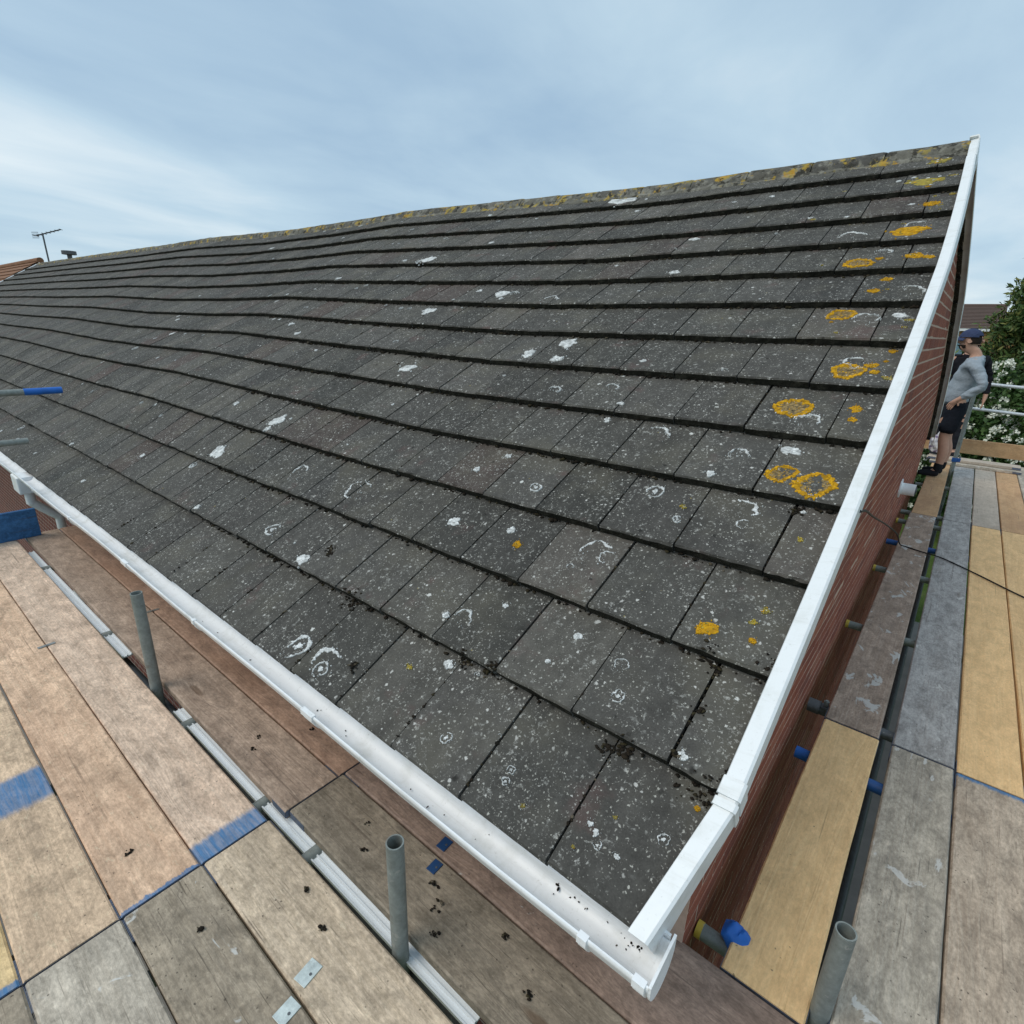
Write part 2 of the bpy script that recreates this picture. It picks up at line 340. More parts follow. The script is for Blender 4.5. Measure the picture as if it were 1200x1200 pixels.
# tile meshes: front lip with a worn edge, top face, sides
LIP_T, LEN = .036, .395; N0, N1 = .045, .006
def tile_mesh(wd, seed, jf=1.):
    r = random.Random(seed); nc = 7; xs = [(-.5+i/(nc-1))*wd for i in range(nc)]
    rows = []; wob = [r.uniform(-.0018, .0018) for _ in range(8)]
    for (s, n, j) in ((.004, -LIP_T, .0015), (0., -.007, .0022), (.006, 0., .0012), (LEN, .0, .0)):
        row = []; j = j*jf
        for i, x in enumerate(xs):
            bite = 0
            if j and jf == 1 and r.random() < .12: bite = r.uniform(.002, .006)
            row.append((x+(wob[len(rows)*2+(i > 0)] if i in (0, nc-1) else 0), s+r.uniform(-j, j)+bite*(s < .1), n+r.uniform(-j, j)*.6-bite*.4*(n > -.02)))
        rows.append(row)
    vs = [p for row in rows for p in row]; fs = []
    for k in range(3):
        for i in range(nc-1): fs.append((k*nc+i, k*nc+i+1, (k+1)*nc+i+1, (k+1)*nc+i))
    b = len(vs); vs += [(xs[0], LEN, -.018), (xs[-1], LEN, -.018)]
    fs += [(0, nc, 2*nc, 3*nc, b), (nc-1, b+1, 4*nc-1, 3*nc-1, 2*nc-1)]
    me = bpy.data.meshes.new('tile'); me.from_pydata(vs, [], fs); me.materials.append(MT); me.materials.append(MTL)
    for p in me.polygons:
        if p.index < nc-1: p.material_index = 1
    me.update(); return me
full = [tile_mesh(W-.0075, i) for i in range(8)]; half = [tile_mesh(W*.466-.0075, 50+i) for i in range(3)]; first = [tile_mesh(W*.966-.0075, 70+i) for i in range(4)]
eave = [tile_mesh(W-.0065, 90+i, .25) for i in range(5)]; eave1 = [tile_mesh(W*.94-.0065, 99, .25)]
def tile_frame(uc, s, r):
    a = RP(uc, s-(.055 if s == 0 else 0), N0-(.006 if s == 0 else 0)); b = RP(uc, s+1, N1)
    xv = RP(uc-.5, s, N0)-RP(uc+.5, s, N0); sv_ = b-a; sv_.normalize(); xv = (xv-sv_*xv.dot(sv_)).normalized(); n = xv.cross(sv_)
    M = Matrix(((xv.x, sv_.x, n.x, a.x), (xv.y, sv_.y, n.y, a.y), (xv.z, sv_.z, n.z, a.z), (0, 0, 0, 1)))
    q = .3 if s == 0 else 1.
    return M @ Matrix.Translation((r.uniform(-.001, .001), q*r.uniform(-.003, .003), q*r.uniform(-.0012, .0012))) @ Matrix.Rotation(q*r.uniform(-.006, .006), 4, 'Z')
tiles = []; rt = random.Random(3)
for k in range(NT_):
    u = 0.034 if k else .06
    edges = [u]+([1.+i for i in range(NU)] if k % 2 == 0 else [.5+i for i in range(NU)])
    for a, b in zip(edges[:-1], edges[1:]):
        uc = (a+b)/2; short = (b-a) < .7
        M = tile_frame(uc, k, rt); tiles.append((( M.translation-CAM).length, M, short, b-a, k))
tiles.sort(key=lambda t: t[0])
fv, ff, fm = [], [], []
for i, (dist, M, short, wd, k) in enumerate(tiles):
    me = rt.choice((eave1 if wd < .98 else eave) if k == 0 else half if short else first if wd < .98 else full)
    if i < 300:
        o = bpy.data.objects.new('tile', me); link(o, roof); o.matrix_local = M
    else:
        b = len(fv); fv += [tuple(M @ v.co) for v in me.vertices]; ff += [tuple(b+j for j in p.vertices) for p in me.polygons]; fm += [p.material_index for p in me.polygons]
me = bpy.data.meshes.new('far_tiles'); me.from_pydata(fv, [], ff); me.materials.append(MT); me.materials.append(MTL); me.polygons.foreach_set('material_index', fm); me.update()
o = bpy.data.objects.new('far_tiles', me); link(o, roof); o['kind'] = 'stuff'

# lichen: thin rosettes growing on the tiles
LI = [('ring',5.23,0.20,0.052),('ring',4.59,0.14,0.031),('arc',4.62,0.20,0.069),('blob',6.58,1.10,0.043),('ring',7.89,1.33,0.045),('blob',4.64,2.48,0.033),('blob',3.66,2.63,0.022),('arc',3.32,1.36,0.038),('blob',3.57,1.30,0.019),('blob',2.96,1.69,0.012),('blob',3.13,0.90,0.023),('blob',1.93,1.69,0.018),('blob',2.03,1.32,0.010),('ring',1.18,1.31,0.020),('ring',1.72,0.35,0.013),('ring',1.70,0.25,0.013),('ring',2.52,0.27,0.018),('arc',6.98,2.48,0.070),('arc',8.76,2.45,0.058),('blob',11.05,3.38,0.059),('blob',11.86,2.28,0.069),('ring',2.14,3.75,0.035),('arc',1.02,3.75,0.058),('arc',0.93,3.54,0.023),('arc',2.34,2.68,0.060),('arc',2.18,2.66,0.029),('ring',1.64,3.38,0.020),('blob',0.83,4.79,0.034),('arc',0.80,5.27,0.052),('arc',1.38,4.56,0.042),('arc',2.64,4.73,0.058),('arc',4.94,5.34,0.045),('arc',3.92,5.57,0.041),('blob',3.50,5.19,0.017),('ring',3.78,3.34,0.027),('blob',1.56,4.13,0.021),('arc',0.56,6.55,0.049),('arc',0.71,7.62,0.057),('blob',0.28,7.74,0.032),('arc',1.54,10.30,0.073),('arc',0.55,10.68,0.051),('arc',0.88,9.70,0.039),('arc',0.25,8.34,0.056),('blob',5.62,6.97,0.070),('blob',6.22,6.28,0.048),('blob',5.45,6.16,0.039),('blob',8.00,13.40,0.15),('blob',9.04,5.51,0.062),('blob',13.15,10.10,0.089),('arc',7.12,8.12,0.065),('blob',8.75,8.47,0.068),('ring',0.71,0.24,0.011),('blob',0.54,0.25,0.009),('ring',0.29,0.52,0.014),('blob',0.85,0.34,0.009),('blob',0.77,0.31,0.009),('blob',10.59,7.67,0.067),('arc',8.41,8.47,0.049),('blob',4.57,9.19,0.041),('blob',4.81,10.88,0.039),
('ora',0.74,2.22,0.035),('oring',1.06,5.51,0.067),('oring',0.80,4.34,0.048),('oring',0.43,4.23,0.067),('oring',0.60,6.30,0.060),('ora',0.32,5.62,0.028),('ora',0.32,5.38,0.019),('ora',0.30,6.32,0.020),('yel',0.32,2.61,0.019),('yel',0.37,2.45,0.015),('ora',0.31,2.26,0.012),('yel',1.68,3.60,0.015),('ora',3.40,2.44,0.021),('ora',0.16,0.83,0.009),('yel',0.69,0.47,0.007),('yel',1.43,0.17,0.008),('ora',0.63,10.32,0.085),('oring',1.18,9.24,0.063),('ora',0.39,9.47,0.047),('ora',0.67,8.80,0.029),('ora',0.41,11.40,0.044),('yel',0.67,12.41,0.119),('oring',1.07,7.75,0.060),('ora',0.77,8.33,0.028),('yel',3.55,0.64,0.015),('yel',0.87,0.14,0.007),('yel',0.30,3.50,0.014),('yel',0.51,13.31,0.071),('ora',0.21,9.37,0.028)]
rl = random.Random(11)
for i in range(110):
    u = rl.uniform(.1, 26); s = rl.uniform(.1, 13.8)
    LI.append((rl.choice(['blob', 'blob', 'blob', 'ring', 'arc']), u, s, rl.uniform(.006, .022)*(1+u*.035)))
for i in range(26):
    LI.append((rl.choice(['yel', 'ora', 'yel']), abs(rl.gauss(0, .7))+.08, rl.uniform(6, 13.9), rl.uniform(.008, .026)))
def lichen(kind, u, s, R, seed):
    r = random.Random(seed); k = math.floor(s); f = s-k
    # keep the patch on its own tile course
    f = min(max(f, min(.45, R/G*.9+.015)), 1-min(.45, R/G*.9+.06)); s = k+f
    M = tile_frame(u, k, random.Random(0)); ctr = M.inverted() @ RP(u, s, N0-(N0-N1)*f); ctr.z = 0
    gs = {}
    def dab(mt, x, y, q, z=.0025):          # one small crusty lobe
        g = gs.setdefault(mt.name, (MB(), mt))[0]; n = 9; ph = r.uniform(0, 6.28); e1, e2 = r.uniform(.7, 1.25), r.uniform(.7, 1.25); z = z+r.uniform(0, .0016)
        pr = [(math.cos(2*pi*i/n+ph)*q*e1*r.uniform(.72, 1.15), math.sin(2*pi*i/n+ph)*q*e2*r.uniform(.72, 1.15)) for i in range(n)]
        vs = [(ctr.x+x+a, ctr.y+y+b, -.003) for a, b in pr]+[(ctr.x+x+a*.75, ctr.y+y+b*.75, z) for a, b in pr]
        g.add(vs, [(i, (i+1) % n, n+(i+1) % n, n+i) for i in range(n)]+[tuple(range(n, 2*n))])
    ph0 = r.uniform(0, 50)
    def edge(a, amp): return 1+amp*(1.5*mnoise.noise(Vector((math.cos(a)*.9+ph0, math.sin(a)*.9, 1.)))+.7*mnoise.noise(Vector((math.cos(a)*2.2, math.sin(a)*2.2, ph0))))
    def fill(mt, R, dens, q, amp=.3, sq=1., z=.0025):
        for _ in range(dens):
            a = r.uniform(0, 2*pi); t = math.sqrt(r.random()); dab(mt, math.cos(a)*R*t*edge(a, amp), math.sin(a)*R*t*sq*edge(a, amp), q*r.uniform(.5, 1.2), z)
    def trail(mt, R, a0, a1, q, cnt, amp=.3, gap=.12, z=.0028):
        for i in range(cnt):
            a = a0+(a1-a0)*(i+r.random())/cnt
            if mnoise.noise(Vector((math.cos(a)*2.5, math.sin(a)*2.5, ph0+7)))+.5 < gap: continue
            t = edge(a, amp)+r.gauss(0, .07); dab(mt, math.cos(a)*R*t, math.sin(a)*R*t, q*r.uniform(.45, 1.3), z)
    def core(mt, R, amp=.3, sq=1., z=.0020):
        g = gs.setdefault(mt.name, (MB(), mt))[0]; n = 40
        pr = [(math.cos(2*pi*i/n)*R*edge(2*pi*i/n, amp)*r.uniform(.97, 1.03), math.sin(2*pi*i/n)*R*sq*edge(2*pi*i/n, amp)*r.uniform(.97, 1.03)) for i in range(n)]
        g.add([(ctr.x+a, ctr.y+b, -.003) for a, b in pr]+[(ctr.x+a*.9, ctr.y+b*.9, z) for a, b in pr], [(i, (i+1) % n, n+(i+1) % n, n+i) for i in range(n)]+[tuple(range(n, 2*n))])
    def band(mt, R, a0, a1, w_, amp=.3, z=.0024, lo=.0):
        g = gs.setdefault(mt.name, (MB(), mt))[0]; m_ = 46; rows = []; full_ = a1-a0 > 6.25
        for i in range(m_+1):
            a = a0+(a1-a0)*i/m_; q = R*edge(a, amp); ww = w_*max(lo, .75+1.5*mnoise.noise(Vector((math.cos(a)*1.8+ph0, math.sin(a)*1.8, 3.))))*r.uniform(.85, 1.15)
            if not full_: ww *= max(.12, math.sin(pi*i/m_))**.5
            rows.append([(ctr.x+math.cos(a)*x, ctr.y+math.sin(a)*x, zz) for x, zz in ((q-ww, -.003), (q-ww*.75, z), (q-.15*ww, z), (q+.05*ww, -.003))])
        if full_: rows[-1] = rows[0]
        g.sweep(rows, closed=False, caps=False)
    if kind == 'blob':
        core(MLW, R*.85, .45, r.uniform(.7, 1.05)); fill(MLW, R*.8, 16, R*.36, .5, r.uniform(.7, 1.1)); fill(MLW, R*1.5, 7, R*.11, .4)
    elif kind == 'ring':
        a = r.uniform(0, 6.28)
        sw = r.uniform(4.6, 6.2); band(MLW, R, a, a+sw, R*.36, .25); trail(MLW, R*.9, a, a+sw, R*.09, 30, .25, .04); core(MLW, R*.30, .6); fill(MLW, R*.42, 5, R*.12, .5); fill(MLW, R*1.5, 8, R*.06)
    elif kind == 'arc':
        a = r.uniform(-.5, 1.2); sw = r.uniform(2.2, 4.0); band(MLW, R, a, a+sw, R*.30, .22); trail(MLW, R*.92, a-.2, a+sw+.2, R*.07, 26, .22, .08); fill(MLW, R*1.3, 10, R*.05)
    elif kind == 'ora':
        core(MLO, R*.92, .35, .9, .0022); fill(MLO, R*.95, 46, R*.13, .35, .9, .0028); fill(MLY, R*.6, 9, R*.10, z=.0034); fill(MLO, R*1.5, 8, R*.07)
    elif kind == 'yel':
        core(MLY, R*.7, .6, .75, .0018); fill(MLY, R, 18, R*.2, .5, .75); fill(MLW, R*1.3, 7, R*.13); fill(MLO, R*.8, 3, R*.15)
    elif kind == 'oring':
        core(MLG, R*.9, .22, 1., .0010); fill(MLG, R*.75, 40, R*.12, .22, z=.0016); band(MLO, R, 0, 2*pi, R*.34, .22, .0024, .35); trail(MLO, R*.93, 0, 2*pi, R*.115, 130, .25, .06, .0022); trail(MLO, R*.82, 0, 2*pi, R*.09, 60, .25, .3, .0020); fill(MLO, R*.75, 14, R*.07, z=.0020); fill(MLW, R*1.2, 6, R*.06)
    P = list(gs.values())
    V_, F_, I_, ml = [], [], [], []
    for g, mt in P:
        b = len(V_); V_ += g.v; F_ += [tuple(b+i for i in f) for f in g.f]; I_ += [len(ml)]*len(g.f); ml.append(mt)
    me = bpy.data.meshes.new('lichen_patch'); me.from_pydata(V_, [], F_)
    for mt in ml: me.materials.append(mt)
    me.polygons.foreach_set('material_index', I_); me.update()
    o = bpy.data.objects.new('lichen_patch', me); link(o, roof); o.matrix_local = M
for i, (k, u, s, R) in enumerate(LI): lichen(k, u, s, R, i)

# moss in the joints and under the lips (many small lumps, uncountable)
t_ = (1+5**.5)/2
ICO = np.array([(-1,t_,0),(1,t_,0),(-1,-t_,0),(1,-t_,0),(0,-1,t_),(0,1,t_),(0,-1,-t_),(0,1,-t_),(t_,0,-1),(t_,0,1),(-t_,0,-1),(-t_,0,1)])/1.9
ICF = np.array([(0,11,5),(0,5,1),(0,1,7),(0,7,10),(0,10,11),(1,5,9),(5,11,4),(11,10,2),(10,7,6),(7,1,8),(3,9,4),(3,4,2),(3,2,6),(3,6,8),(3,8,9),(4,9,5),(2,4,11),(6,2,10),(8,6,7),(9,8,1)])
mv, mf = [], []
def lump(p, r, flat=.6):
    a = ICO*(rng.uniform(.6, 1.3, (12, 1)))*np.array([r*rng.uniform(.8, 1.7), r*rng.uniform(.7, 1.2), r*flat]); th = rng.uniform(0, 6.28)
    R_ = np.array([[math.cos(th), -math.sin(th), 0], [math.sin(th), math.cos(th), 0], [0, 0, 1]])
    b = sum(len(x) for x in mv); mv.append(a@R_.T+np.array(p)); mf.append(ICF+b)
nl = 0
for k in range(1, NT_):
    umax = 9+k*1.2
    for _ in range(int(umax*22)):
        u = rng.uniform(.06, umax); clump = mnoise.noise(Vector((u*1.7, k*3.1, 0)))
        if rng.uniform(-.6, .6) > clump+.12: continue
        p = RP(u, k-abs(rng.normal(0, .018))-.004, .006+rng.uniform(0, .006)); lump(p, rng.uniform(.002, .0075)*(1.5 if clump > .35 else 1)*(1+u*.03), .8)
for k in range(0, 10):
    for j in range(0, 12):
        u = j+1. if k % 2 == 0 else j+.5
        dens = 46 if u < 1.8 else 22
        for _ in range(rng.integers(dens//3, dens)):
            f = rng.uniform(.03, .97)**1.0; p = RP(u+rng.normal(0, .006), k+f, N0-(N0-N1)*f-rng.uniform(.001, .007)); lump(p, rng.uniform(.0018, .0055)*(1+u*.04), .8)
for (u, s, n_, sp, r) in ((.92, .93, 22, .07, .014), (1.06, .9, 14, .05, .012), (2.97, .97, 14, .04, .011), (2.55, 1.03, 12, .03, .012), (.46, 1.5, 12, .03, .010), (.47, 1.08, 8, .02, .012), (.5, 1.93, 12, .05, .012), (.62, 2.0, 14, .06, .012), (6.3, 1.45, 14, .05, .013), (6.2, 1.38, 10, .05, .013), (.2, .93, 20, .1, .01), (.48, 3.9, 16, .04, .013), (4.2, .35, 10, .04, .012), (5.1, .95, 18, .10, .013), (.03, 1.1, 16, .05, .012), (.03, 2.1, 14, .08, .011)):
    for _ in range(n_*2):
        uu = u+rng.normal(0, sp*.9); ss = s+rng.normal(0, sp*.7); f = ss-math.floor(ss); lump(RP(uu, ss, N0-(N0-N1)*f+.001), r*rng.uniform(.15, .62), .6)
for _ in range(20):
    x_ = -.03-abs(rng.normal(0, .17)); lump((x_, -.006+rng.normal(0, .004), -.066+rng.normal(0, .002)), rng.uniform(.0015, .0045), .7)
for _ in range(22):
    lump((-rng.uniform(.05, 5.), -.035+rng.normal(0, .014), -.0755), rng.uniform(.0008, .0034), .5)
o = fromnp('moss', np.concatenate(mv), np.concatenate(mf), MMOSS, roof); o['kind'] = 'stuff'

# ridge
g = MB(); rows = []
for i in range(160):
    u = -.02+i*(NU+.0)/159; z0 = ZR+H(u, NT_); dx = DX(ZR)
    rows.append([(-u*W+dx, YR+y+random.uniform(-.008, .008), z0+z+random.uniform(-.008, .008)) for y, z in ((-.150, -.085), (-.128, -.045), (-.05, .02), (.05, .02), (.128, -.045), (.150, -.085))])
ridge = g.sweep(rows, closed=False, caps=False)  .build('ridge', MRIDGE, house, fixn=False)
def ridge_mesh(seed):
    r = random.Random(seed); g = MB(); rows = []
    for x in (0, .02, .22, .43, .445):
        rr = .110+(.004 if x in (.02, .43) else 0)
        rows.append([(-x, math.sin(a)*rr+r.uniform(-.002, .002), math.cos(a)*rr*.98-.055+r.uniform(-.002, .002)) for a in np.linspace(-1.42, 1.42, 11)])
    g.sweep(rows, closed=False, caps=False)
    n = len(g.v); rim = g.v[:11]; g.add([(x, y*.88, (z+.055)*.88-.055) for x, y, z in rim]+list(rim), [(i, i+1, 12+i, 11+i) for i in range(10)])
    me = bpy.data.meshes.new('ridge_tile'); me.from_pydata(g.v, [], g.f); me.materials.append(MRIDGE); me.polygons.foreach_set('use_smooth', [True]*len(me.polygons)); return me
rms = [ridge_mesh(i) for i in range(4)]
x = -.01; i = 0
while x > XL+.45:
    u = -x/W; h0 = H(u, NT_); h1 = H(u+1.5, NT_)
    o = bpy.data.objects.new('ridge_tile', rms[i % 4]); link(o, ridge)
    o.matrix_local = Matrix.Translation((x+DX(ZR), YR, ZR+h0+random.uniform(-.004, .004))) @ Matrix.Rotation((h1-h0)/.45, 4, 'Y') @ Matrix.Rotation(random.uniform(-.03, .03), 4, 'X') @ Matrix.Rotation(random.uniform(-.01, .01), 4, 'Z')
    x -= .452; i += 1

# rear slope: stepped courses
g = MB(); prof = []
for k in range(NT_+1):
    t = (NT_-k)*G
    for n in ((.042, .010) if 0 < k < NT_+1 else (.01,)): prof.append((2*YR-(t*cP-n*sP), t*sP+n*cP))
g.sweep([[(-u*W+DX(z), y, z+H(u, 10)*.8) for y, z in prof] for u in np.linspace(.034, NU, 40)], closed=False, caps=False).build('rear_roof', MT, house, fixn=False)

# verge trim
VP = [(-.016, .043), (-.013, .054), (.027, .060), (.034, .055), (.034, -.034), (.029, -.034), (.029, .049), (-.012, .045)]
def verge(name, s0, s1, prof, side=0, shift=lambda s: 0., mt=None, n=24, xoff=0., parent=None, deep=lambda s: 0.):
    g = MB(); rows = []
    for s in np.linspace(s0, s1, n):
        row = []
        for px, pn in prof:
            if pn < 0: pn -= deep(s)
            p = RP(0, s, pn); q = Vector((p.x+px+shift(s)+xoff, p.y, p.z))
            if side: q.y = 2*YR-q.y
            row.append(q)
        rows.append(row)
    return g.sweep(rows).build(name, mt or MPVCT, parent or house)
kick = lambda s: -.052*max(0, 1-(s+.05)/.95)
verge('verge_trim', -.085, .93, VP, 0, kick, deep=lambda s: .050*max(0, 1-(s+.085)/1.0))
bigp = [(a*1.0+(.004 if a > 0 else -.004), b+(.006 if b > 0 else -.004)) for a, b in VP]
v2_ = verge('verge_trim', .93, 13.2, VP); verge('verge_trim', 13.2, 14.16, VP, xoff=.003)
verge('verge_clip', .88, .94, bigp, 0, kick, n=3, parent=v2_); verge('verge_clip', .965, 1.10, bigp, n=3, parent=v2_)
verge('verge_trim', -.05, 14.14, VP, 1, mt=MPVCT)
g = MB(); g.sweep([[(-NU*W-px, (s*G)*cP-pn*sP, (s*G)*sP+pn*cP+H(NU, s)) for px, pn in VP] for s in np.linspace(0, 14.1, 12)]).build('verge_trim', MPVCT, house)

# fascia, soffit, gutter
g = MB(); g.box(XL, -.05, .050, .068, -.17, -.040).build('fascia', MPVC, house)
g = MB(); g.box(XL, -.05, .070, .345, -.17, -.158).build('soffit', MPVC, house)
GY, GZ0, GR = -.030, -.030, .056
def gut_prof():
    inner = [(-.0855, -.024), (-.084, -.040), (-.079, -.058), (-.070, -.070), (-.058, -.0755), (-.040, -.077), (-.022, -.0755), (-.008, -.070), (.004, -.058), (.012, -.045), (.018, -.034), (.022, -.022)]
    outer = [(.026, -.022), (.0225, -.034), (.016, -.048), (.008, -.063), (-.006, -.0745), (-.021, -.0800), (-.040, -.0815), (-.060, -.0800), (-.073, -.0745), (-.083, -.061), (-.089, -.041), (-.092, -.036), (-.094, -.026), (-.092, -.022), (-.088, -.0215)]
    return inner+outer
gp = gut_prof()
gx = [.008]+[-.4*i for i in range(1, 58)]
gw = lambda x: .004*math.sin(x*1.3)+.003*math.sin(x*3.1)
gutter = MB().sweep([[(x, y+gw(x)*.6, z+gw(x)) for y, z in gp] for x in gx]).build('gutter', MPVC, house, smooth=True)
def half_disc(x0, x1, r):
    pr = [(GY-math.cos(t)*r, GZ0-.004-math.sin(t)*r) for t in np.linspace(0, pi, 13)]; pr = [(GY-r, GZ0+.012)]+pr+[(GY+r, GZ0+.03)]
    return MB().sweep([[(x0, y, z) for y, z in pr], [(x1, y, z) for y, z in pr]])
half_disc(.008, .014, GR+.006).build('stop_end', MPVC, gutter)
def clip(x, wd):
    g = MB(); r = GR+.004
    pr = [(GY-r+.008, GZ0+.011), (GY-r-.009, GZ0+.010), (GY-r-.009, GZ0-.010)]+[(GY-math.cos(t)*(r+.004), GZ0-.004-math.sin(t)*(r+.004)) for t in np.linspace(.15, pi, 11)]+[(GY+r+.004, GZ0+.02), (GY+r-.003, GZ0+.02)]+[(GY-math.cos(t)*(r-.002), GZ0-.004-math.sin(t)*(r-.002)) for t in np.linspace(pi, .1, 11)]+[(GY-r+.008, GZ0+.008)]
    g.sweep([[(x+k, y+gw(x)*.6, z+gw(x)) for y, z in pr] for k in (-wd/2, wd/2)]).build('gutter_bracket', MPVC, gutter)
for x_, w_ in ((-.012, .028), (-.15, .024), (-1.27, .07), (-2.2, .022), (-3.1, .08), (-4.15, .022), (-5.1, .022)): clip(x_, w_)
g = MB(); g.box(-5.84, -5.62, GY-.075, GY+.06, -.19, -.045).build('running_outlet', MPVC, gutter, bevel=.012)
MB().cyl((-5.73, GY, -.18), (-5.73, GY, -.30), .036).cyl((-5.73, GY, -.29), (-5.73, .13, -.46), .034).cyl((-5.73, .13, -.44), (-5.73, .13, GZ), .034).build('downpipe', MPVC, house, smooth=True)
g = MB(); g.add([(x_, y_, z_) for x_ in (-.046, -.036) for y_, z_ in ((.069, -.17), (.33, -.17), (.33, .165), (.10, .030), (.069, .010))], [(0, 1, 2, 3, 4), (9, 8, 7, 6, 5)]+[(i, (i+1) % 5, 5+(i+1) % 5, 5+i) for i in range(5)]).build('box_end', MPVCT, house)

# walls: gable with single bricks, simple others
WX = -.040
def y0z(z): return max(.32, (z+.048)/math.tan(PT))
g = MB(); zs = list(np.arange(GZ, ZR-.14, .15)); rows = []
for z in zs: rows.append([(WX-.0014+DX(z), y0z(z), z), (WX-.0014+DX(z), 2*YR-y0z(z), z), (WX-.11+DX(z), 2*YR-y0z(z), z), (WX-.11+DX(z), y0z(z), z)])
gable = g.sweep(rows).build('gable_wall', MGROOVE, house)
bv = [(x, y, z) for x in (0, .1) for y in (0, .215) for z in (0, .065)]
def brick_mesh(ln, seed):
    r = random.Random(seed); g = MB(); j = lambda: r.uniform(-.0012, .0012); b = .0025
    y1, z1 = ln, .065
    o_ = [(b+j(), b+j()), (y1-b+j(), b+j()), (y1-b+j(), z1-b+j()), (b+j(), z1-b+j())]; e_ = [(0, 0), (y1, 0), (y1, z1), (0, z1)]
    vs = [(.0+j()*.4, y, z) for y, z in o_]+[(-.0016, y, z) for y, z in e_]+[(-.06, y, z) for y, z in e_]
    g.add(vs, [(0, 1, 2, 3)]+[(4+i, 4+(i+1) % 4, (i+1) % 4, i) for i in range(4)]+[(8+i, 8+(i+1) % 4, 4+(i+1) % 4, 4+i) for i in range(4)])
    me = bpy.data.meshes.new('brick'); me.from_pydata(g.v, [], g.f); me.materials.append(MBR); me.update(); return me
bfull = [brick_mesh(.215, i) for i in range(5)]; bhalf = brick_mesh(.1025, 9)
B = []; rb = random.Random(5); kz = 0; z = -2.25
while z < ZR-.1:
    y = .325+(0 if kz % 2 else -.1125)
    while y < 2*YR-.09:
        me, ln = rb.choice(bfull), .215
        yy = y
        if y < .32: me, ln, yy = bhalf, .1025, .325
        if yy+ln > 2*YR-.09: me, ln = bhalf, .1025
        zt = z+.065
        if yy > y0z(zt)-.035 and yy+ln < 2*YR-y0z(zt)+.035 and yy+ln < 2*YR-.085:
            P = Vector((WX+DX(z+.03)+rb.uniform(-.0006, .0006), yy, z+rb.uniform(-.001, .001))); dd = (P+Vector((0, .1, 0))-CAM)
            # size in view: area times grazing angle over distance squared; only what the boards leave visible
            score = max(.0, dd.length**-2*abs(dd.x)/dd.length) if z > -.62+max(0, (2-yy)*0) else 0
            B.append((score, P, me))
        y += .225
    z += .075; kz += 1
B.sort(key=lambda t: -t[0]); fv, ff = [], []
for i, (s_, P, me) in enumerate(B):
    if i < 300:
        o = bpy.data.objects.new('brick', me); link(o, gable); o.matrix_local = Matrix.Translation(P)
    else:
        b = len(fv); fv += [tuple(P+v.co) for v in me.vertices]; ff += [tuple(b+j for j in p.vertices) for p in me.polygons]
me = bpy.data.meshes.new('more_bricks'); me.from_pydata(fv, [], ff); me.materials.append(MBR); me.update()
o = bpy.data.objects.new('more_bricks', me); link(o, gable); o['kind'] = 'stuff'
def brick_tex(name):
    m = NM(name, .85, .2); p = m.pos(); t = m.n('TexBrick'); m.put(t.inputs['Vector'], m.map(p, (1, 1, 1), (0, 0, 0), (pi/2, 0, 0))); t.inputs['Scale'].default_value = 4.4
    t.inputs['Color1'].default_value = (.16, .05, .035, 1); t.inputs['Color2'].default_value = (.11, .038, .03, 1); t.inputs['Mortar'].default_value = (.3, .26, .22, 1); t.inputs['Mortar Size'].default_value = .02
    m.color(t.outputs[0]); return m.m
MBT = brick_tex('brickwork')
MB().box(XL+.15, WX-.12, .345, .44, GZ, -.172).build('front_wall', MBT, house)
MB().box(XL+.15, WX-.12, 2*YR-.30, 2*YR-.20, GZ, -.10).build('rear_wall', MBT, house)
g = MB(); g.add([(x, y, z) for x in (XL+.05, XL+.14) for y, z in ((.2, GZ), (2*YR-.2, GZ), (2*YR-.2, .05), (YR, ZR-.12), (.2, .05))], [(0, 1, 2, 3, 4), (9, 8, 7, 6, 5)]+[(i, (i+1) % 5, 5+(i+1) % 5, 5+i) for i in range(5)]).build('far_gable_wall', MBT, house)
# flue terminal on the gable
fy, fz = 4.95, .0
flue = MB().cyl((WX-.02, fy, fz), (WX+.012, fy, fz), .085, 28).cyl((WX, fy, fz), (.075, fy, fz), .052, 24, hollow=.043).build('flue', MPVC, house, smooth=True)
MB().cyl((.03, fy, fz), (.085, fy, fz), .030, 20, hollow=.024).build('inner_pipe', MDARKM, flue, smooth=True)

# ------------------------------------------------------------------ ground
def ground_mat():
    m = NM('grass_ground', .95, .1); p = m.pos()
    c = m.ramp(m.noise(p, 1.3, 6, .65), [(.3, (.045, .075, .018)), (.55, (.085, .125, .03)), (.75, (.12, .13, .05))])
    m.color(m.scale(c, remap(m, m.noise(p, 25, 4, .7), .6, 1.4))); m.bump(m.noise(p, 60, 4), .8, .02); return m.m
n = 60; xs = np.concatenate([-np.geomspace(600, 3, 24), np.linspace(-2, 2, 6), np.geomspace(3, 600, 24)])
V = [(x, y+8, GZ+(0 if abs(x) < 40 and abs(y) < 40 else .3*math.sin(x*.02)*math.cos(y*.017))) for y in xs for x in xs]; m_ = len(xs)
F = [(j*m_+i, j*m_+i+1, (j+1)*m_+i+1, (j+1)*m_+i) for j in range(m_-1) for i in range(m_-1)]
tag(fromnp('ground', V, F, ground_mat()), kind='structure')
MCONC = simple('concrete', (.20, .19, .175), .9, .3, 6, bump=.4)
tag(MB().box(-24, 1.1, -1.9, .3, GZ-.1, GZ+.03).box(-.03, 1.1, .3, 8.55, GZ-.1, GZ+.03).build('path', MCONC), kind='structure')

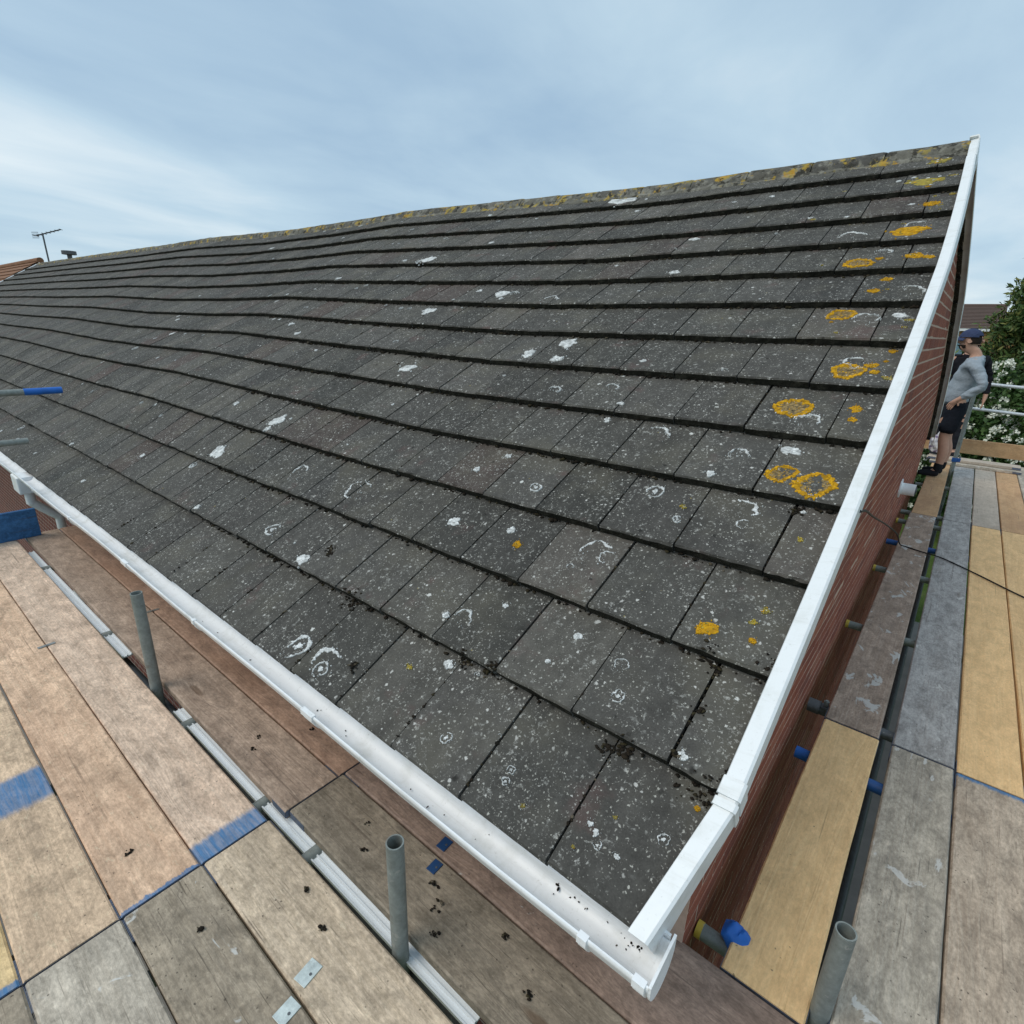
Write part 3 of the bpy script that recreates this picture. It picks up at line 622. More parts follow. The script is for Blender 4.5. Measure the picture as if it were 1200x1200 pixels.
# ------------------------------------------------------------------ scaffold boards
ZB = -.42; TH = .038
mats = {
 'tan': board_mat('board_tan', (0.511, 0.383, 0.283), (0.699, 0.556, 0.426), .30, (.24, .17, .12), dirt=.45, red=.15),
 'tan_blue_end': board_mat('board_tan_blue_end', (0.538, 0.410, 0.309), (0.712, 0.581, 0.464), .28, (.24, .18, .13), blue1=.085, length=3.865, dirt=.4),
 'tan_pink': board_mat('board_tan_pink', (0.564, 0.396, 0.270), (0.753, 0.568, 0.412), .25, (.27, .18, .12), blue1=.018, length=3.87, dirt=.5, red=.25),
 'tan_marked': board_mat('board_tan_blue_mark', (0.484, 0.370, 0.258), (0.699, 0.542, 0.386), .45, (.17, .13, .10), mark=(2.97, 3.17), length=3.87, dirt=.6),
 'yellow_edge': board_mat('board_yellowish', (0.528, 0.389, 0.196), (0.696, 0.543, 0.310), .3, (.25, .2, .12), blue1=.03, length=3.87, dirt=.4),
 'grey_tan': board_mat('board_grey_tan', (0.444, 0.370, 0.270), (0.618, 0.529, 0.412), .35, (.17, .14, .11), dirt=.9),
 'grey_olive': board_mat('board_grey_olive', (0.280, 0.241, 0.182), (0.392, 0.347, 0.275), .4, (.14, .12, .095), dirt=1.0, splash=.25),
 'pale_grey': board_mat('board_pale_grey', (0.381, 0.347, 0.286), (0.538, 0.504, 0.429), .3, (.18, .16, .13), dirt=.7, splash=.3),
 'brown': board_mat('board_brown', (.315, .245, .19), (.42, .34, .275), .4, (.16, .105, .075), dirt=.5),
 'red_brown': board_mat('board_red_brown', (.33, .225, .165), (.41, .295, .225), .3, (.18, .10, .07), dirt=.35, red=.3),
 'dull_brown': board_mat('board_dull_brown', (.25, .185, .15), (.33, .255, .21), .4, (.13, .09, .07), dirt=.4, splash=.05),
 'olive_dark': board_mat('board_dark_olive', (.20, .175, .135), (.285, .255, .205), .45, (.11, .09, .07), dirt=1.0),
 'pine': board_mat('board_new_pine', (0.732, 0.498, 0.245), (0.847, 0.610, 0.326), .16, (.42, .27, .12), dirt=.12),
 'pine_dusty': board_mat('board_dusty_pine', (0.686, 0.471, 0.235), (0.801, 0.578, 0.313), .25, (.36, .25, .13), dirt=.25),
 'splashed': board_mat('board_plaster_splashed', (0.308, 0.237, 0.182), (0.418, 0.341, 0.281), .4, (.17, .12, .09), splash=.75, dirt=.5),
 'orange': board_mat('board_orange_tan', (.50, .31, .16), (.60, .42, .25), .3, (.36, .2, .1), dirt=.3, red=.3),
 'grey': board_mat('board_silver_grey', (0.347, 0.322, 0.265), (0.470, 0.441, 0.375), .35, (.18, .16, .14), dirt=.8, splash=.35),
 'blue_grey': board_mat('board_blue_grey', (0.312, 0.296, 0.283), (0.444, 0.429, 0.414), .35, (.19, .155, .13), dirt=.4, splash=.1),
 'tan_grey_blue': board_mat('board_tan_grey_blue_end', (0.367, 0.308, 0.242), (0.475, 0.416, 0.336), .35, (.22, .15, .10), blue1=.06, length=1.40, dirt=.6),
 'pale': board_mat('board_pale_tan', (.44, .39, .32), (.54, .49, .42), .25, (.3, .24, .18), dirt=.3),
 'blue': board_mat('board_blue_painted', (.03, .10, .24), (.05, .15, .32), .5, (.03, .06, .12), dirt=.6),
}
MBAND = metal_mat('board_end_band', (.16, .19, .26), .6, .4)
def board(axis, a0, a1, c0, c1, mt, label, group, z=ZB, tilt=0.):
    ln = a1-a0; wd = c1-c0; rr = random.Random(hash(label) % 1000 if False else len(label)*7+int(a0*100))
    cy = (c0+c1)/2; g = MB(); nseg = 14; rows = []
    bow = rr.uniform(-.0025, .0025)
    for i in range(nseg+1):
        x = ln*i/nseg; oy = bow*math.sin(pi*i/nseg); b = .005
        j = lambda: rr.uniform(-.0008, .0008)
        w2 = wd/2
        rows.append([(x, oy-w2+j(), -TH+b), (x, oy-w2+j(), -b), (x, oy-w2+b, 0+j()*.5), (x, oy+w2-b, 0+j()*.5), (x, oy+w2+j(), -b), (x, oy+w2+j(), -TH+b), (x, oy+w2-b, -TH), (x, oy-w2+b, -TH)])
    o = g.sweep(rows).build('scaffold_board', mats[mt]); tag(o, label, 'scaffold board', group)
    o.matrix_world = Matrix.Translation((a0, cy, z)) if axis == 'x' else Matrix.Translation((cy, a0, z)) @ Matrix.Rotation(pi/2, 4, 'Z')
    if tilt: o.matrix_world = o.matrix_world @ Matrix.Rotation(tilt, 4, 'Z')
    for xe, sgn in ((0, -1), (ln, 1)):
        g = MB(); w2 = wd/2
        g.box(xe-.0012 if sgn < 0 else xe+.0002, xe-.0002 if sgn < 0 else xe+.0012, -w2, w2, -TH+.006, -.004)
        q0, q1 = (xe, xe+.09) if sgn < 0 else (xe-.09, xe)
        for s2 in (-1, 1): y_ = s2*(w2+.0022); g.box(q0, q1, min(y_, y_-s2*.0014), max(y_, y_-s2*.0014), -TH+.006, -.006)
        b_ = g.build('end_band', MBAND); b_.parent = o
    return o
FG = 'scaffold boards along the eave'; SG = 'scaffold boards along the gable'
XJ = -1.335
# outer rows along the eave
board('x', -5.20, XJ, -.471, -.252, 'tan_blue_end', 'tan scaffold board along the eave with wide blue painted end by the tube gap', FG)
board('x', -5.20, XJ, -.696, -.4765, 'tan_pink', 'pinkish tan eave board with thin blue end, beside the board with wide blue end', FG)
board('x', -5.20, XJ, -.919, -.7015, 'tan_marked', 'weathered tan eave board with a worn blue band painted across it', FG)
board('x', -5.20, XJ, -1.142, -.9245, 'yellow_edge', 'yellowish eave board beyond the board with the blue band', FG)
board('x', XJ+.009, 2.55, -.4655, -.245, 'grey_tan', 'speckled grey tan eave board holding one of the two pale steel plates', FG)
board('x', XJ+.009, 2.55, -.691, -.471, 'grey_olive', 'olive grey eave board with white splashes beside the speckled board', FG)
board('x', XJ+.009, 2.55, -.915, -.697, 'pale_grey', 'pale grey eave board end to end with the blue banded board', FG)
board('x', XJ+.009, 2.55, -1.140, -.921, 'grey_olive', 'dull grey eave board end to end with the yellowish board', FG)
# inner rows under the gutter
board('x', -5.25, -1.318, -.192, .025, 'brown', 'brown scaffold board between tube gap and gutter with fallen moss', FG)
board('x', -5.25, -1.318, .031, .252, 'red_brown', 'reddish brown scaffold board running underneath the white gutter', FG)
board('x', -1.309, 2.55, -.178, .0475, 'olive_dark', 'dark olive board with moss clumps, between steel tube and gutter', FG)
board('x', -1.309, 2.55, .0535, .328, 'dull_brown', 'dull brown board passing under the gutter end at the house corner', FG)
# along the gable
board('y', .336, 1.700, .068, .283, 'pine', 'short new pine board beside the brick gable, close to the gutter corner', SG)
board('y', 1.715, 5.835, .066, .280, 'splashed', 'brown board with white plaster splashes beside the brick gable', SG, tilt=.002)
board('y', 5.850, 9.70, .066, .280, 'orange', 'light orange board on which the man in grey stands', SG)
board('y', .336, 1.705, .332, .546, 'grey', 'silver grey splashed board beside the short tube stub', SG)
board('y', 1.720, 5.800, .332, .546, 'blue_grey', 'bluish grey board crossed by the black cable', SG)
board('y', 5.815, 9.60, .332, .546, 'blue_grey', 'greyish board running up to the stacked boards, right of the gap', SG)
board('y', .336, 1.695, .556, .766, 'tan_grey_blue', 'tan grey board with blue paint on its far corner', SG)
board('y', 1.705, 5.785, .556, .766, 'pine', 'clean yellow pine board next to the bluish grey board', SG)
board('y', 5.800, 9.60, .556, .766, 'pale', 'pale tan board between greyish and orange brown boards', SG)
board('y', .336, 1.690, .776, .986, 'grey_tan', 'dusty board end to end with the outer yellow pine board', SG)
board('y', 1.705, 5.785, .776, .990, 'pine_dusty', 'outer yellow pine board alongside the clean pine board', SG)
board('y', 5.800, 9.60, .776, .990, 'orange', 'orange brown board running towards the end of the stacked boards', SG)
board('y', .336, 5.785, 1.000, 1.215, 'pale', 'outermost pale board of the gable platform', SG)
board('y', 5.800, 9.60, 1.000, 1.215, 'grey', 'outermost grey board past the orange brown board', SG)
# stack across the far end
STG = 'boards stacked across the far end of the platform'
board('x', .03, 1.03, 8.92, 9.14, 'pale_grey', 'lower pale grey offcut of the cross stack, nearer side', STG, z=ZB+TH+.001)
board('x', -.02, 1.00, 9.16, 9.38, 'pale', 'lower pale offcut of the cross stack, farther side', STG, z=ZB+TH+.001)
board('x', .00, 1.02, 9.02, 9.24, 'pale', 'top board of the cross stack at the far end', STG, z=ZB+2*TH+.004)
def toe(name, label, M, ln, mt):
    g = MB(); g.box(0, ln, -.019, .019, 0, .222); o = g.build('toe_board', mats[mt], bevel=.004); tag(o, label, 'toe board'); o.matrix_world = M; return o
toe('t', 'brown toe board on edge across the far end, below the guardrails', Matrix.Translation((-.25, 10.2, ZB+.001)), 2.6, 'orange')
toe('t', 'blue painted toe board on edge across the end of the eave platform', Matrix.Translation((-5.185, -1.35, ZB+.001)) @ Matrix.Rotation(pi/2, 4, 'Z'), 1.25, 'blue')
# trestle bearer so the far boards are carried
def tube(p0, p1, label, mt=None, group=None, caps=(), name='scaffold_tube', r=.0242):
    o = MB().cyl(p0, p1, r, 22, hollow=.0204*r/.0242).build(name, mt or MGALV, smooth=True); tag(o, label, 'tube', group)
    p0 = Vector(p0); p1 = Vector(p1); a = (p1-p0).normalized()
    for end, c in caps:
        b = p0 if end == 0 else p1; s_ = a if end == 0 else -a
        MB().cyl(b-s_*.002, b+s_*(.016 if c is MYEL else .05), r+.0016, 20).build('end_cap', c, o, smooth=True)
    return o
# standards
tube((-2.44, -.225, GZ+.01), (-2.44, -.225, .075), 'galvanised upright stub in the board gap beside the brown eave board', group='upright tubes')
tube((-.655, -.212, GZ+.01), (-.655, -.212, -.030), 'galvanised upright stub in the board gap beside the dark olive board', group='upright tubes')
tube((.3065, .40, GZ+.01), (.3065, .40, -.120), 'galvanised upright stub between new pine and silver grey boards', group='upright tubes')
tube((.305, 8.55, GZ+.01), (.305, 8.55, .72), 'upright tube with a blue coupler behind the man in grey', group='upright tubes')
tube((1.26, 10.28, GZ+.01), (1.26, 10.28, .80), 'far corner upright tube of the gable platform', group='upright tubes')
tube((-5.30, -1.45, GZ+.01), (-5.30, -1.45, .80), 'upright tube at the end corner of the eave platform', group='upright tubes')
# guardrails
RG = 'guardrail tubes'
tube((.18, 10.245, .655), (1.55, 10.245, .60), 'upper guardrail tube in front of the flowering shrub', MGALVB, RG)
tube((.16, 10.245, .275), (1.55, 10.245, .22), 'lower guardrail tube in front of the flowering shrub', MGALVB, RG)
tb = tube((-5.30, .262, .674), (-5.30, -1.55, .668), 'guardrail tube with a blue painted end reaching over the roof', MGALV, RG, caps=())
MB().cyl((-5.30, .264, .674), (-5.30, .03, .6732), .0256, 22, hollow=.021).build('painted_end', MBLUEB, tb, smooth=True)
tube((-5.30, -.016, .304), (-5.30, -1.55, .302), 'plain grey guardrail tube below the blue ended one', MGALV, RG)
# transoms under the boards along the gable
TG = 'transom tubes under the gable boards'; ZT = ZB-TH-.026
for y_, x0_, c0_, mt_, lab in ((.44, -.032, MYEL, MGALV, 'transom tube with yellow end beside the gutter corner'), (1.465, .010, MBLUEB, MBLUE, 'blue painted transom tube under the new pine board'),
        (1.862, -.016, None, MDARKM, 'dark steel transom tube under the joint of pine and splashed boards'), (2.916, -.030, MYEL, MGALV, 'yellow ended transom tube under the middle of the splashed board'),
        (4.095, -.030, MYEL, MGALV, 'small yellow ended transom tube under the splashed board near the cable'), (4.88, -.030, None, MBLUE, 'blue transom tube just past the black cable'),
        (5.66, -.030, MYEL, MGALV, 'transom tube with pale cap under the end of the splashed board'), (6.06, -.030, None, MGALV, 'plain transom tube under the start of the light orange board'), (7.6, -.02, None, MGALV, 'transom tube under the feet of the man in grey')):
    tube((x0_, y_, ZT), (1.30, y_, ZT), lab, mt_, TG, caps=((0, c0_),) if c0_ else ())
TE = 'transom tubes under the eave boards'
for x_, lab in ((-4.55, 'transom tube under the eave boards near the blue toe board'), (-3.24, 'transom tube under the eave boards between toe board and first upright stub'), (-2.13, 'transom tube under the eave boards just past the first upright stub'), (-1.47, 'transom tube under the wide blue board end'), (-1.14, 'transom tube just past the board end joint of the eave boards'), (.9, 'transom tube under the eave boards past the house corner')):
    tube((x_, -1.40, ZT), (x_, .17, ZT), lab, MGALV, TE)
# ledgers below
tube((-5.6, -.235, ZT-.075), (1.9, -.150, ZT-.075), 'long ledger tube below the gap in the eave boards', MDARKM, 'ledger tubes')
tube((.303, .1, ZT-.45), (.303, 10.4, ZT-.45), 'long ledger tube below the gap in the gable boards', MDARKM, 'ledger tubes')
# pale flat rail lying in the gap of the eave boards
for x0_, x1_, lab in ((-4.98, -2.92, 'pale fluted metal strip in the board gap nearer the blue toe board'), (-2.26, -.385, 'pale fluted metal strip in the board gap running past the wide blue board end')):
    g = MB(); rows = []
    for x_ in np.linspace(x0_, x1_, 9):
        y_ = -.222+(x_+5.15)/4.76*.036; zt = ZT+.014
        rows.append([(x_, y_+a, zt+b) for a, b in ((-.024, -.012), (-.024, 0), (-.019, 0), (-.016, -.006), (-.004, -.006), (-.002, 0), (.002, 0), (.004, -.006), (.016, -.006), (.019, 0), (.024, 0), (.024, -.012))])
    tag(g.sweep(rows).build('metal_strip', MSTRIP), lab, 'metal strip', 'metal strips in the board gap')
# couplers
def coupler(p, label, mt, s_=1., ax='z'):
    r0_ = root('coupler', p, label, 'coupler', 'scaffold couplers'); p = Vector(p)
    A = {'z': Vector((0, 0, 1)), 'x': Vector((1, 0, 0)), 'y': Vector((0, 1, 0))}[ax]
    MB().cyl(p-A*.026*s_, p+A*.026*s_, .034*s_, 18, hollow=.0255*s_).build('collar', mt, r0_, smooth=True)
    o_ = A.orthogonal().normalized()
    MB().box(p.x+.026*s_, p.x+.062*s_, p.y-.022*s_, p.y+.022*s_, p.z-.024*s_, p.z+.024*s_).build('jaw', mt, r0_, bevel=.006*s_)
    MB().cyl((p.x+.048*s_, p.y, p.z+.02*s_), (p.x+.048*s_, p.y, p.z+.055*s_), .007*s_, 10).cyl((p.x+.048*s_, p.y, p.z+.036*s_), (p.x+.048*s_, p.y, p.z+.050*s_), .013*s_, 6).build('bolt', MGALV, r0_)
coupler((.305, 8.55, -.27), 'blue coupler on the upright tube behind the man in grey', MBLUE)
coupler((.0, 1.862, -.482), 'dark coupler on the steel transom tube beside the brick wall', MDARKM, 1., 'x')
# blue plastic sheath knot by the yellow-ended tube
g = MB(); bc = Vector((.070, .452, -.430)); rs = random.Random(4); rows = []
for i in range(17):
    t = i/16; rr = .026*math.sin(pi*min(1, .18+.72*t))*1.15+.006
    rows.append([(bc.x-.035+t*.075, bc.y+math.cos(a)*rr*(1+.16*math.sin(3*a+i*.35)+.10*mnoise.noise(Vector((a*2, t*7, 1)))), bc.z+math.sin(a)*rr*(1+.14*math.cos(2*a+i*.7)+.15*mnoise.noise(Vector((a*2, t*9, 5))))) for a in np.linspace(0, 2*pi, 28, endpoint=False)])
tag(g.sweep(rows).build('tube_sleeve', MBLUEB, smooth=True), 'crumpled blue plastic sleeve on the yellow ended transom tube', 'sleeve')
for y_, x_ in ((1.83, .298), (1.462, .300), (4.30, .02), (5.0, .03)):
    pass
# plates and clips on the board joints
def plate(x_, y_, L_, W_, rz, mt, label, grp, holes=True, nm='steel_plate'):
    r_ = root(nm, (x_, y_, ZB+.0006), label, 'plate', grp)
    o = MB().box(-L_/2, L_/2, -W_/2, W_/2, 0, .003).build('plate', mt, None, bevel=.0008); o.parent = r_
    for hx in ((-.3, .3) if holes == 2 else (.22,)):
        h = MB().cyl((hx*L_, 0, .0031), (hx*L_, 0, .0042), .0038, 12).build('nail_head', MDARKM); h.parent = r_
    r_.rotation_euler = (0, 0, rz); return r_
MBLUED = paint_mat('worn_dark_blue_plate', (.012, .055, .16), (.04, .05, .06), .6)
MPLATE = metal_mat('zinc_plate', (.62, .68, .66), .45, .05, .3)
plate(-.787, -.420, .042, .062, .15, MPLATE, 'pale zinc plate nailed on the speckled grey tan board', 'zinc plates', 1)
plate(-.748, -.504, .042, .056, .10, MPLATE, 'pale zinc plate nailed on the olive grey splashed board', 'zinc plates', 1)
plate(-.790, .092, .036, .046, .05, MBLUED, 'small blue plate nailed on the dull brown board', 'blue plates', 1)
plate(-.755, .014, .034, .044, .05, MBLUED, 'small blue plate nailed on the dark olive board', 'blue plates', 1)
MSMALL = metal_mat('clip_metal', (.30, .31, .30), .5, .3)
plate(-3.23, -.474, .020, .075, .05, MSMALL, 'small metal clip across the joint of two tan eave boards', 'board clips', 1, 'board_clip')
plate(-3.235, .028, .018, .07, -.1, MSMALL, 'small metal clip across the joint under the gutter', 'board clips', 1, 'board_clip')
# fallen moss clumps on the boards
MG_ = 'fallen moss clumps'
def moss_board(x, y):
    if y > .03: return 'reddish brown board under the gutter' if x < -1.31 else 'dull brown board under the gutter end'
    if y > -.2: return 'brown board beside the tube gap' if x < -1.31 else 'dark olive board with the blue plate'
    if y > -.47: return 'speckled grey tan board with the zinc plate'
    return 'pinkish tan eave board with thin blue end' if x < -1.33 else 'olive grey splashed eave board'
MC = [(-1.75, -.075), (-1.70, -.12), (-1.62, .10), (-1.05, -.03), (-.98, -.10), (-.72, -.03), (-.66, -.055), (-.655, -.075), (-.60, -.13), (-.44, .0), (-.30, -.07), (-.86, -.33), (-1.0, -.30), (-.25, .13), (-1.12, -.56), (-1.55, -.61)]
for i, (x_, y_) in enumerate(MC):
    V_ = []; F_ = []; b = 0
    for _ in range(rng.integers(4, 16)):
        a = ICO*rng.uniform(.5, 1.4, (12, 1))*rng.uniform(.0012, .0058)*np.array([1.3, 1, .6]); V_.append(a+np.array([rng.normal(0, .007), rng.normal(0, .005), .003])); F_.append(ICF+b); b += 12
    V_ = np.concatenate(V_); V_[:, 2] -= V_[:, 2].min()
    o = fromnp('moss_clump', V_, np.concatenate(F_), MMOSS); o.location = (x_, y_, ZB+.0003); tag(o, 'dark crumbly clump of fallen moss on the '+moss_board(x_, y_), 'moss clump', MG_)
# cable
def curve_tube(name, pts, r, mt, label, cat, seg=8):
    g = MB(); P = [Vector(p) for p in pts]; Q = []
    for i in range(len(P)-1):
        p0, p1, p2, p3 = P[max(i-1, 0)], P[i], P[i+1], P[min(i+2, len(P)-1)]
        for k in range(8):
            t = k/8; Q.append(.5*((2*p1)+(p2-p0)*t+(2*p0-5*p1+4*p2-p3)*t*t+(3*p1-p0-3*p2+p3)*t**3))
    Q.append(P[-1]); rows = []
    for i, p in enumerate(Q):
        tng = (Q[min(i+1, len(Q)-1)]-Q[max(i-1, 0)]).normalized(); a = tng.cross(Vector((0, 0, 1)))
        a = a.normalized() if a.length > 1e-3 else Vector((1, 0, 0)); b = tng.cross(a)
        rows.append([p+(a*math.cos(2*pi*j/seg)+b*math.sin(2*pi*j/seg))*r for j in range(seg)])
    o = g.sweep(rows).build(name, mt, smooth=True); return tag(o, label, cat)
curve_tube('cable', [(.050, 1.19, .715), (.034, 1.4, .66), (.018, 1.8, .56), (.014, 2.3, .406), (.028, 3.3, .099), (.060, 4.15, -.19), (.085, 4.50, -.37), (.13, 4.60, -.411), (.25, 4.55, -.411), (.305, 4.53, -.408), (.40, 4.49, -.411), (.60, 4.30, -.411), (.86, 4.03, -.411), (1.20, 3.75, -.411), (1.60, 3.5, -.43)], .0055, MBLACK, 'thin black cable hanging from the verge and crossing the gable boards', 'cable')

# ------------------------------------------------------------------ people
MSKIN = NM('skin', .6, .3); MSKIN.color(MSKIN.scale((.50, .29, .21), remap(MSKIN, MSKIN.noise(MSKIN.pos(), 30, 3), .85, 1.15))); MSKIN = MSKIN.m
MSWEAT = cloth_mat('blue_grey_knit', (.30, .345, .39)); MSHORT = cloth_mat('black_cotton', (.012, .014, .020)); MBLK = cloth_mat('black_jacket', (.014, .014, .018))
MSHOE = cloth_mat('dark_shoe', (.02, .021, .025)); MCAP = cloth_mat('navy_cap', (.045, .06, .12)); MHAIR = cloth_mat('dark_hair', (.03, .022, .018), 120); MTROU = cloth_mat('dark_trousers', (.02, .022, .028))
def skin(name, nodes, edges, rootn, mt, parent, subs=2):
    keys = list(nodes); me = bpy.data.meshes.new(name); me.from_pydata([nodes[k][0] for k in keys], [(keys.index(a), keys.index(b)) for a, b in edges], [])
    o = bpy.data.objects.new(name, me); col.objects.link(o); o.modifiers.new('skin', 'SKIN')
    for i, k in enumerate(keys):
        sv_ = me.skin_vertices[0].data[i]; r = nodes[k][1]; sv_.radius = (r, r) if not isinstance(r, tuple) else r; sv_.use_root = (k == rootn)
    o.modifiers['skin'].use_smooth_shade = True
    ss = o.modifiers.new('sub', 'SUBSURF'); ss.levels = subs; ss.render_levels = subs
    dg = bpy.context.evaluated_depsgraph_get(); m2 = bpy.data.meshes.new_from_object(o.evaluated_get(dg)); bpy.data.objects.remove(o)
    m2.materials.clear(); m2.materials.append(mt); m2.polygons.foreach_set('use_smooth', [True]*len(m2.polygons))
    if name in ('sweater', 'jacket', 'shorts', 'trousers'):
        nr = [v.normal.copy() for v in m2.vertices]
        for v, n_ in zip(m2.vertices, nr):
            q = v.co; v.co = q+n_*(.016*mnoise.noise(Vector((q.x*7, q.y*7, q.z*15)))+.008*mnoise.noise(Vector((q.x*17, q.y*17, q.z*34))))
    return link(bpy.data.objects.new(name, m2), parent)
def chain(*k): return list(zip(k[:-1], k[1:]))
def person(loc, yaw, label, larm, rarm, top, bottom, shorts=True, cap=True, lean=0., headf=.05, heady=0.):
    R0 = root('person', loc, label, 'person'); B_ = Vector(loc); Fv = Vector((math.cos(yaw), math.sin(yaw), 0)); Lv = Vector((-math.sin(yaw), math.cos(yaw), 0))
    def P(f, l, z): return B_+Fv*f+Lv*l+Vector((0, 0, z))
    N = {'pel': (P(0, 0, .95), (.15, .11)), 'wai': (P(.015, 0, 1.10), (.14, .11)), 'che': (P(-.01+lean, 0, 1.32), (.16, .12)), 'nkb': (P(-.03+lean, 0, 1.475), (.075, .07)), 'nk': (P(lean-.005, 0, 1.55), .055), 'jaw': (P(lean+headf+.01, 0, 1.610), (.068, .082)), 'hd': (P(lean+headf, 0, 1.69), (.084, .106)), 'ht': (P(lean+headf-.01, 0, 1.765), (.068, .085)),
         'no': (P(lean+headf+.122, 0, 1.660), .014), 'chin': (P(lean+headf+.075, 0, 1.580), .030)}
    E_ = chain('pel', 'wai', 'che', 'nkb', 'nk', 'jaw', 'hd', 'ht')+[('hd', 'no'), ('jaw', 'chin')]
    for s, lat, ff in (('l', .10, .03), ('r', -.10, .0)):
        N.update({s+'hip': (P(0, lat, .90), .088), s+'kn': (P(.02+ff*.6, lat*1.1, .50), .062), s+'cf': (P(-.03+ff, lat*1.1, .34), .064), s+'an': (P(-.02+ff, lat*1.12, .10), .040), s+'ft': (P(.05+ff, lat*1.2, .045), (.036, .03)), s+'to': (P(.16+ff, lat*1.35, .032), (.034, .022))})
        E_ += chain('pel', s+'hip', s+'kn', s+'cf', s+'an', s+'ft', s+'to')
    for s, sg, arm in (('l', 1, larm), ('r', -1, rarm)):
        sh, el, wr, hd, fd = arm   # shoulder, elbow, wrist, palm end, finger direction (f,l,z)
        q = lambda t: P(t[0], sg*t[1], t[2])
        N.update({s+'sh': (q(sh), .062), s+'el': (q(el), .046), s+'wr': (q(wr), .030), s+'pm': (q(hd), (.036, .020))})
        E_ += chain('che', s+'sh', s+'el', s+'wr', s+'pm')
        fdir = (Fv*fd[0]+Lv*sg*fd[1]+Vector((0, 0, fd[2]))).normalized(); palm = q(hd); arm_d = (palm-q(wr)).normalized(); sd_ = fdir.cross(Lv*sg+Fv*.2).normalized()
        for i, (off, ln) in enumerate(((-.027, .070), (-.009, .080), (.009, .074), (.027, .056))):
            b0 = palm+sd_*off+fdir*.02; N[s+'f%da' % i] = (b0, .0095); N[s+'f%db' % i] = (b0+fdir*ln*.55, .009); N[s+'f%dc' % i] = (b0+fdir*ln-Lv*sg*.012, .0078)
            E_ += chain(s+'pm', s+'f%da' % i, s+'f%db' % i, s+'f%dc' % i)
        b0 = q(wr)*.4+palm*.6+sd_*-.03; N[s+'ta'] = (b0, .012); N[s+'tb'] = (b0-sd_*.028+fdir*.035, .010)
        E_ += chain(s+'pm', s+'ta', s+'tb')
    body = skin('body', N, E_, 'pel', MSKIN, R0)
    # top garment
    T = {'hem': (P(.015, 0, .90), (.178, .145)), 'b': (P(.045, 0, 1.04), (.18, .155)), 'c': (P(.015+lean, 0, 1.22), (.175, .142)), 'd': (P(-.02+lean, 0, 1.37), (.165, .128)), 'e': (P(-.03+lean, 0, 1.46), (.125, .098)), 'f': (P(-.02+lean, 0, 1.515), (.072, .070))}
    TE_ = chain('hem', 'b', 'c', 'd', 'e', 'f')
    for s, sg, arm in (('l', 1, larm), ('r', -1, rarm)):
        sh, el, wr = [P(t[0], sg*t[1], t[2]) for t in arm[:3]]
        T.update({s+'s': (sh+Vector((0, 0, -.02)), .080), s+'m': ((sh+el)/2, .066), s+'e': (el, .058), s+'n': (el*.45+wr*.55, .050), s+'w': (el*.08+wr*.92, .042)}); TE_ += chain('d', s+'s', s+'m', s+'e', s+'n', s+'w')
    skin('sweater' if cap else 'jacket', T, TE_, 'hem', top, R0, 3)
    zb = .545 if shorts else .12; Sh = {'w': (P(.01, 0, 1.03), (.16, .125)), 'p': (P(0, 0, .90), (.172, .135))}; SE = [('w', 'p')]
    for s, lat, ff in (('l', .10, .03), ('r', -.10, .0)):
        Sh.update({s+'a': (P(0, lat*1.02, .80), (.108, .122)), s+'b': (P(.01+ff*.4, lat*1.1, .66 if shorts else .5), (.100, .112) if shorts else .07), s+'c': (P(.01+ff*.5, lat*1.12, zb), (.098, .110) if shorts else .055)}); SE += chain('p', s+'a', s+'b', s+'c')
    skin('shorts' if shorts else 'trousers', Sh, SE, 'p', bottom, R0)
    for s, lat, ff in ((1, .10, .03), (-1, -.10, .0)):
        if shorts: skin('sock', {'a': (P(-.022+ff, lat*1.12, .21), .056), 'b': (P(-.02+ff, lat*1.12, .13), .052), 'c': (P(-.015+ff, lat*1.12, .06), .052)}, chain('a', 'b', 'c'), 'a', MSHOE, R0, 2)
        skin('shoe', {'a': (P(-.05+ff, lat*1.12, .052), (.045, .05)), 'b': (P(.06+ff, lat*1.22, .048), (.047, .046)), 'c': (P(.18+ff, lat*1.38, .036), (.042, .034))}, chain('a', 'b', 'c'), 'a', MSHOE, R0)
    def shell(nm, c, ra, cond, mt, jit=0.):
        g = MB(); nu, nv = 28, 18; ids = {}; rs = random.Random(2)
        for i in range(nu):
            for j in range(nv):
                q4 = [(i, j), ((i+1) % nu, j), ((i+1) % nu, j+1), (i, j+1)]
                def dr(a, b): t = pi*b/nv; p = 2*pi*a/nu; return (math.sin(t)*math.cos(p), math.sin(t)*math.sin(p), math.cos(t))
                mid = dr(i+.5, j+.5)
                if not cond(*mid): continue
                f = []
                for a, b in q4:
                    if (a, b) not in ids:
                        x, y, z = dr(a, b); k = 1+rs.uniform(-jit, jit); ids[(a, b)] = len(g.v); g.v.append(tuple(P(c[0]+x*ra[0]*k, y*ra[1]*k, c[1]+z*ra[2]*k)))
                    f.append(ids[(a, b)])
                g.f.append(tuple(dict.fromkeys(f)))
        return g.build(nm, mt, R0, smooth=True)
    hc = lean+headf+.005
    shell('hair', (hc-.008, 1.685), (.108, .086, .122), lambda x, y, z: (x < .05 and z > -.28) or z > .62, MHAIR, .02)
    shell('beard', (hc, 1.672), (.110, .081, .122), lambda x, y, z: x > .25 and z < -.42 and z > -.97, MHAIR, .03)
    for sg in (-1, 1):
        MB().cyl(P(hc+.005, sg*.072, 1.672), P(hc-.002, sg*.092, 1.676), .020, 12, .026).build('ear', MSKIN, R0, smooth=True)
        MB().cyl(P(hc+.078, sg*.036, 1.690), P(hc+.102, sg*.036, 1.690), .010, 10).build('eye', MHAIR, R0, smooth=True)
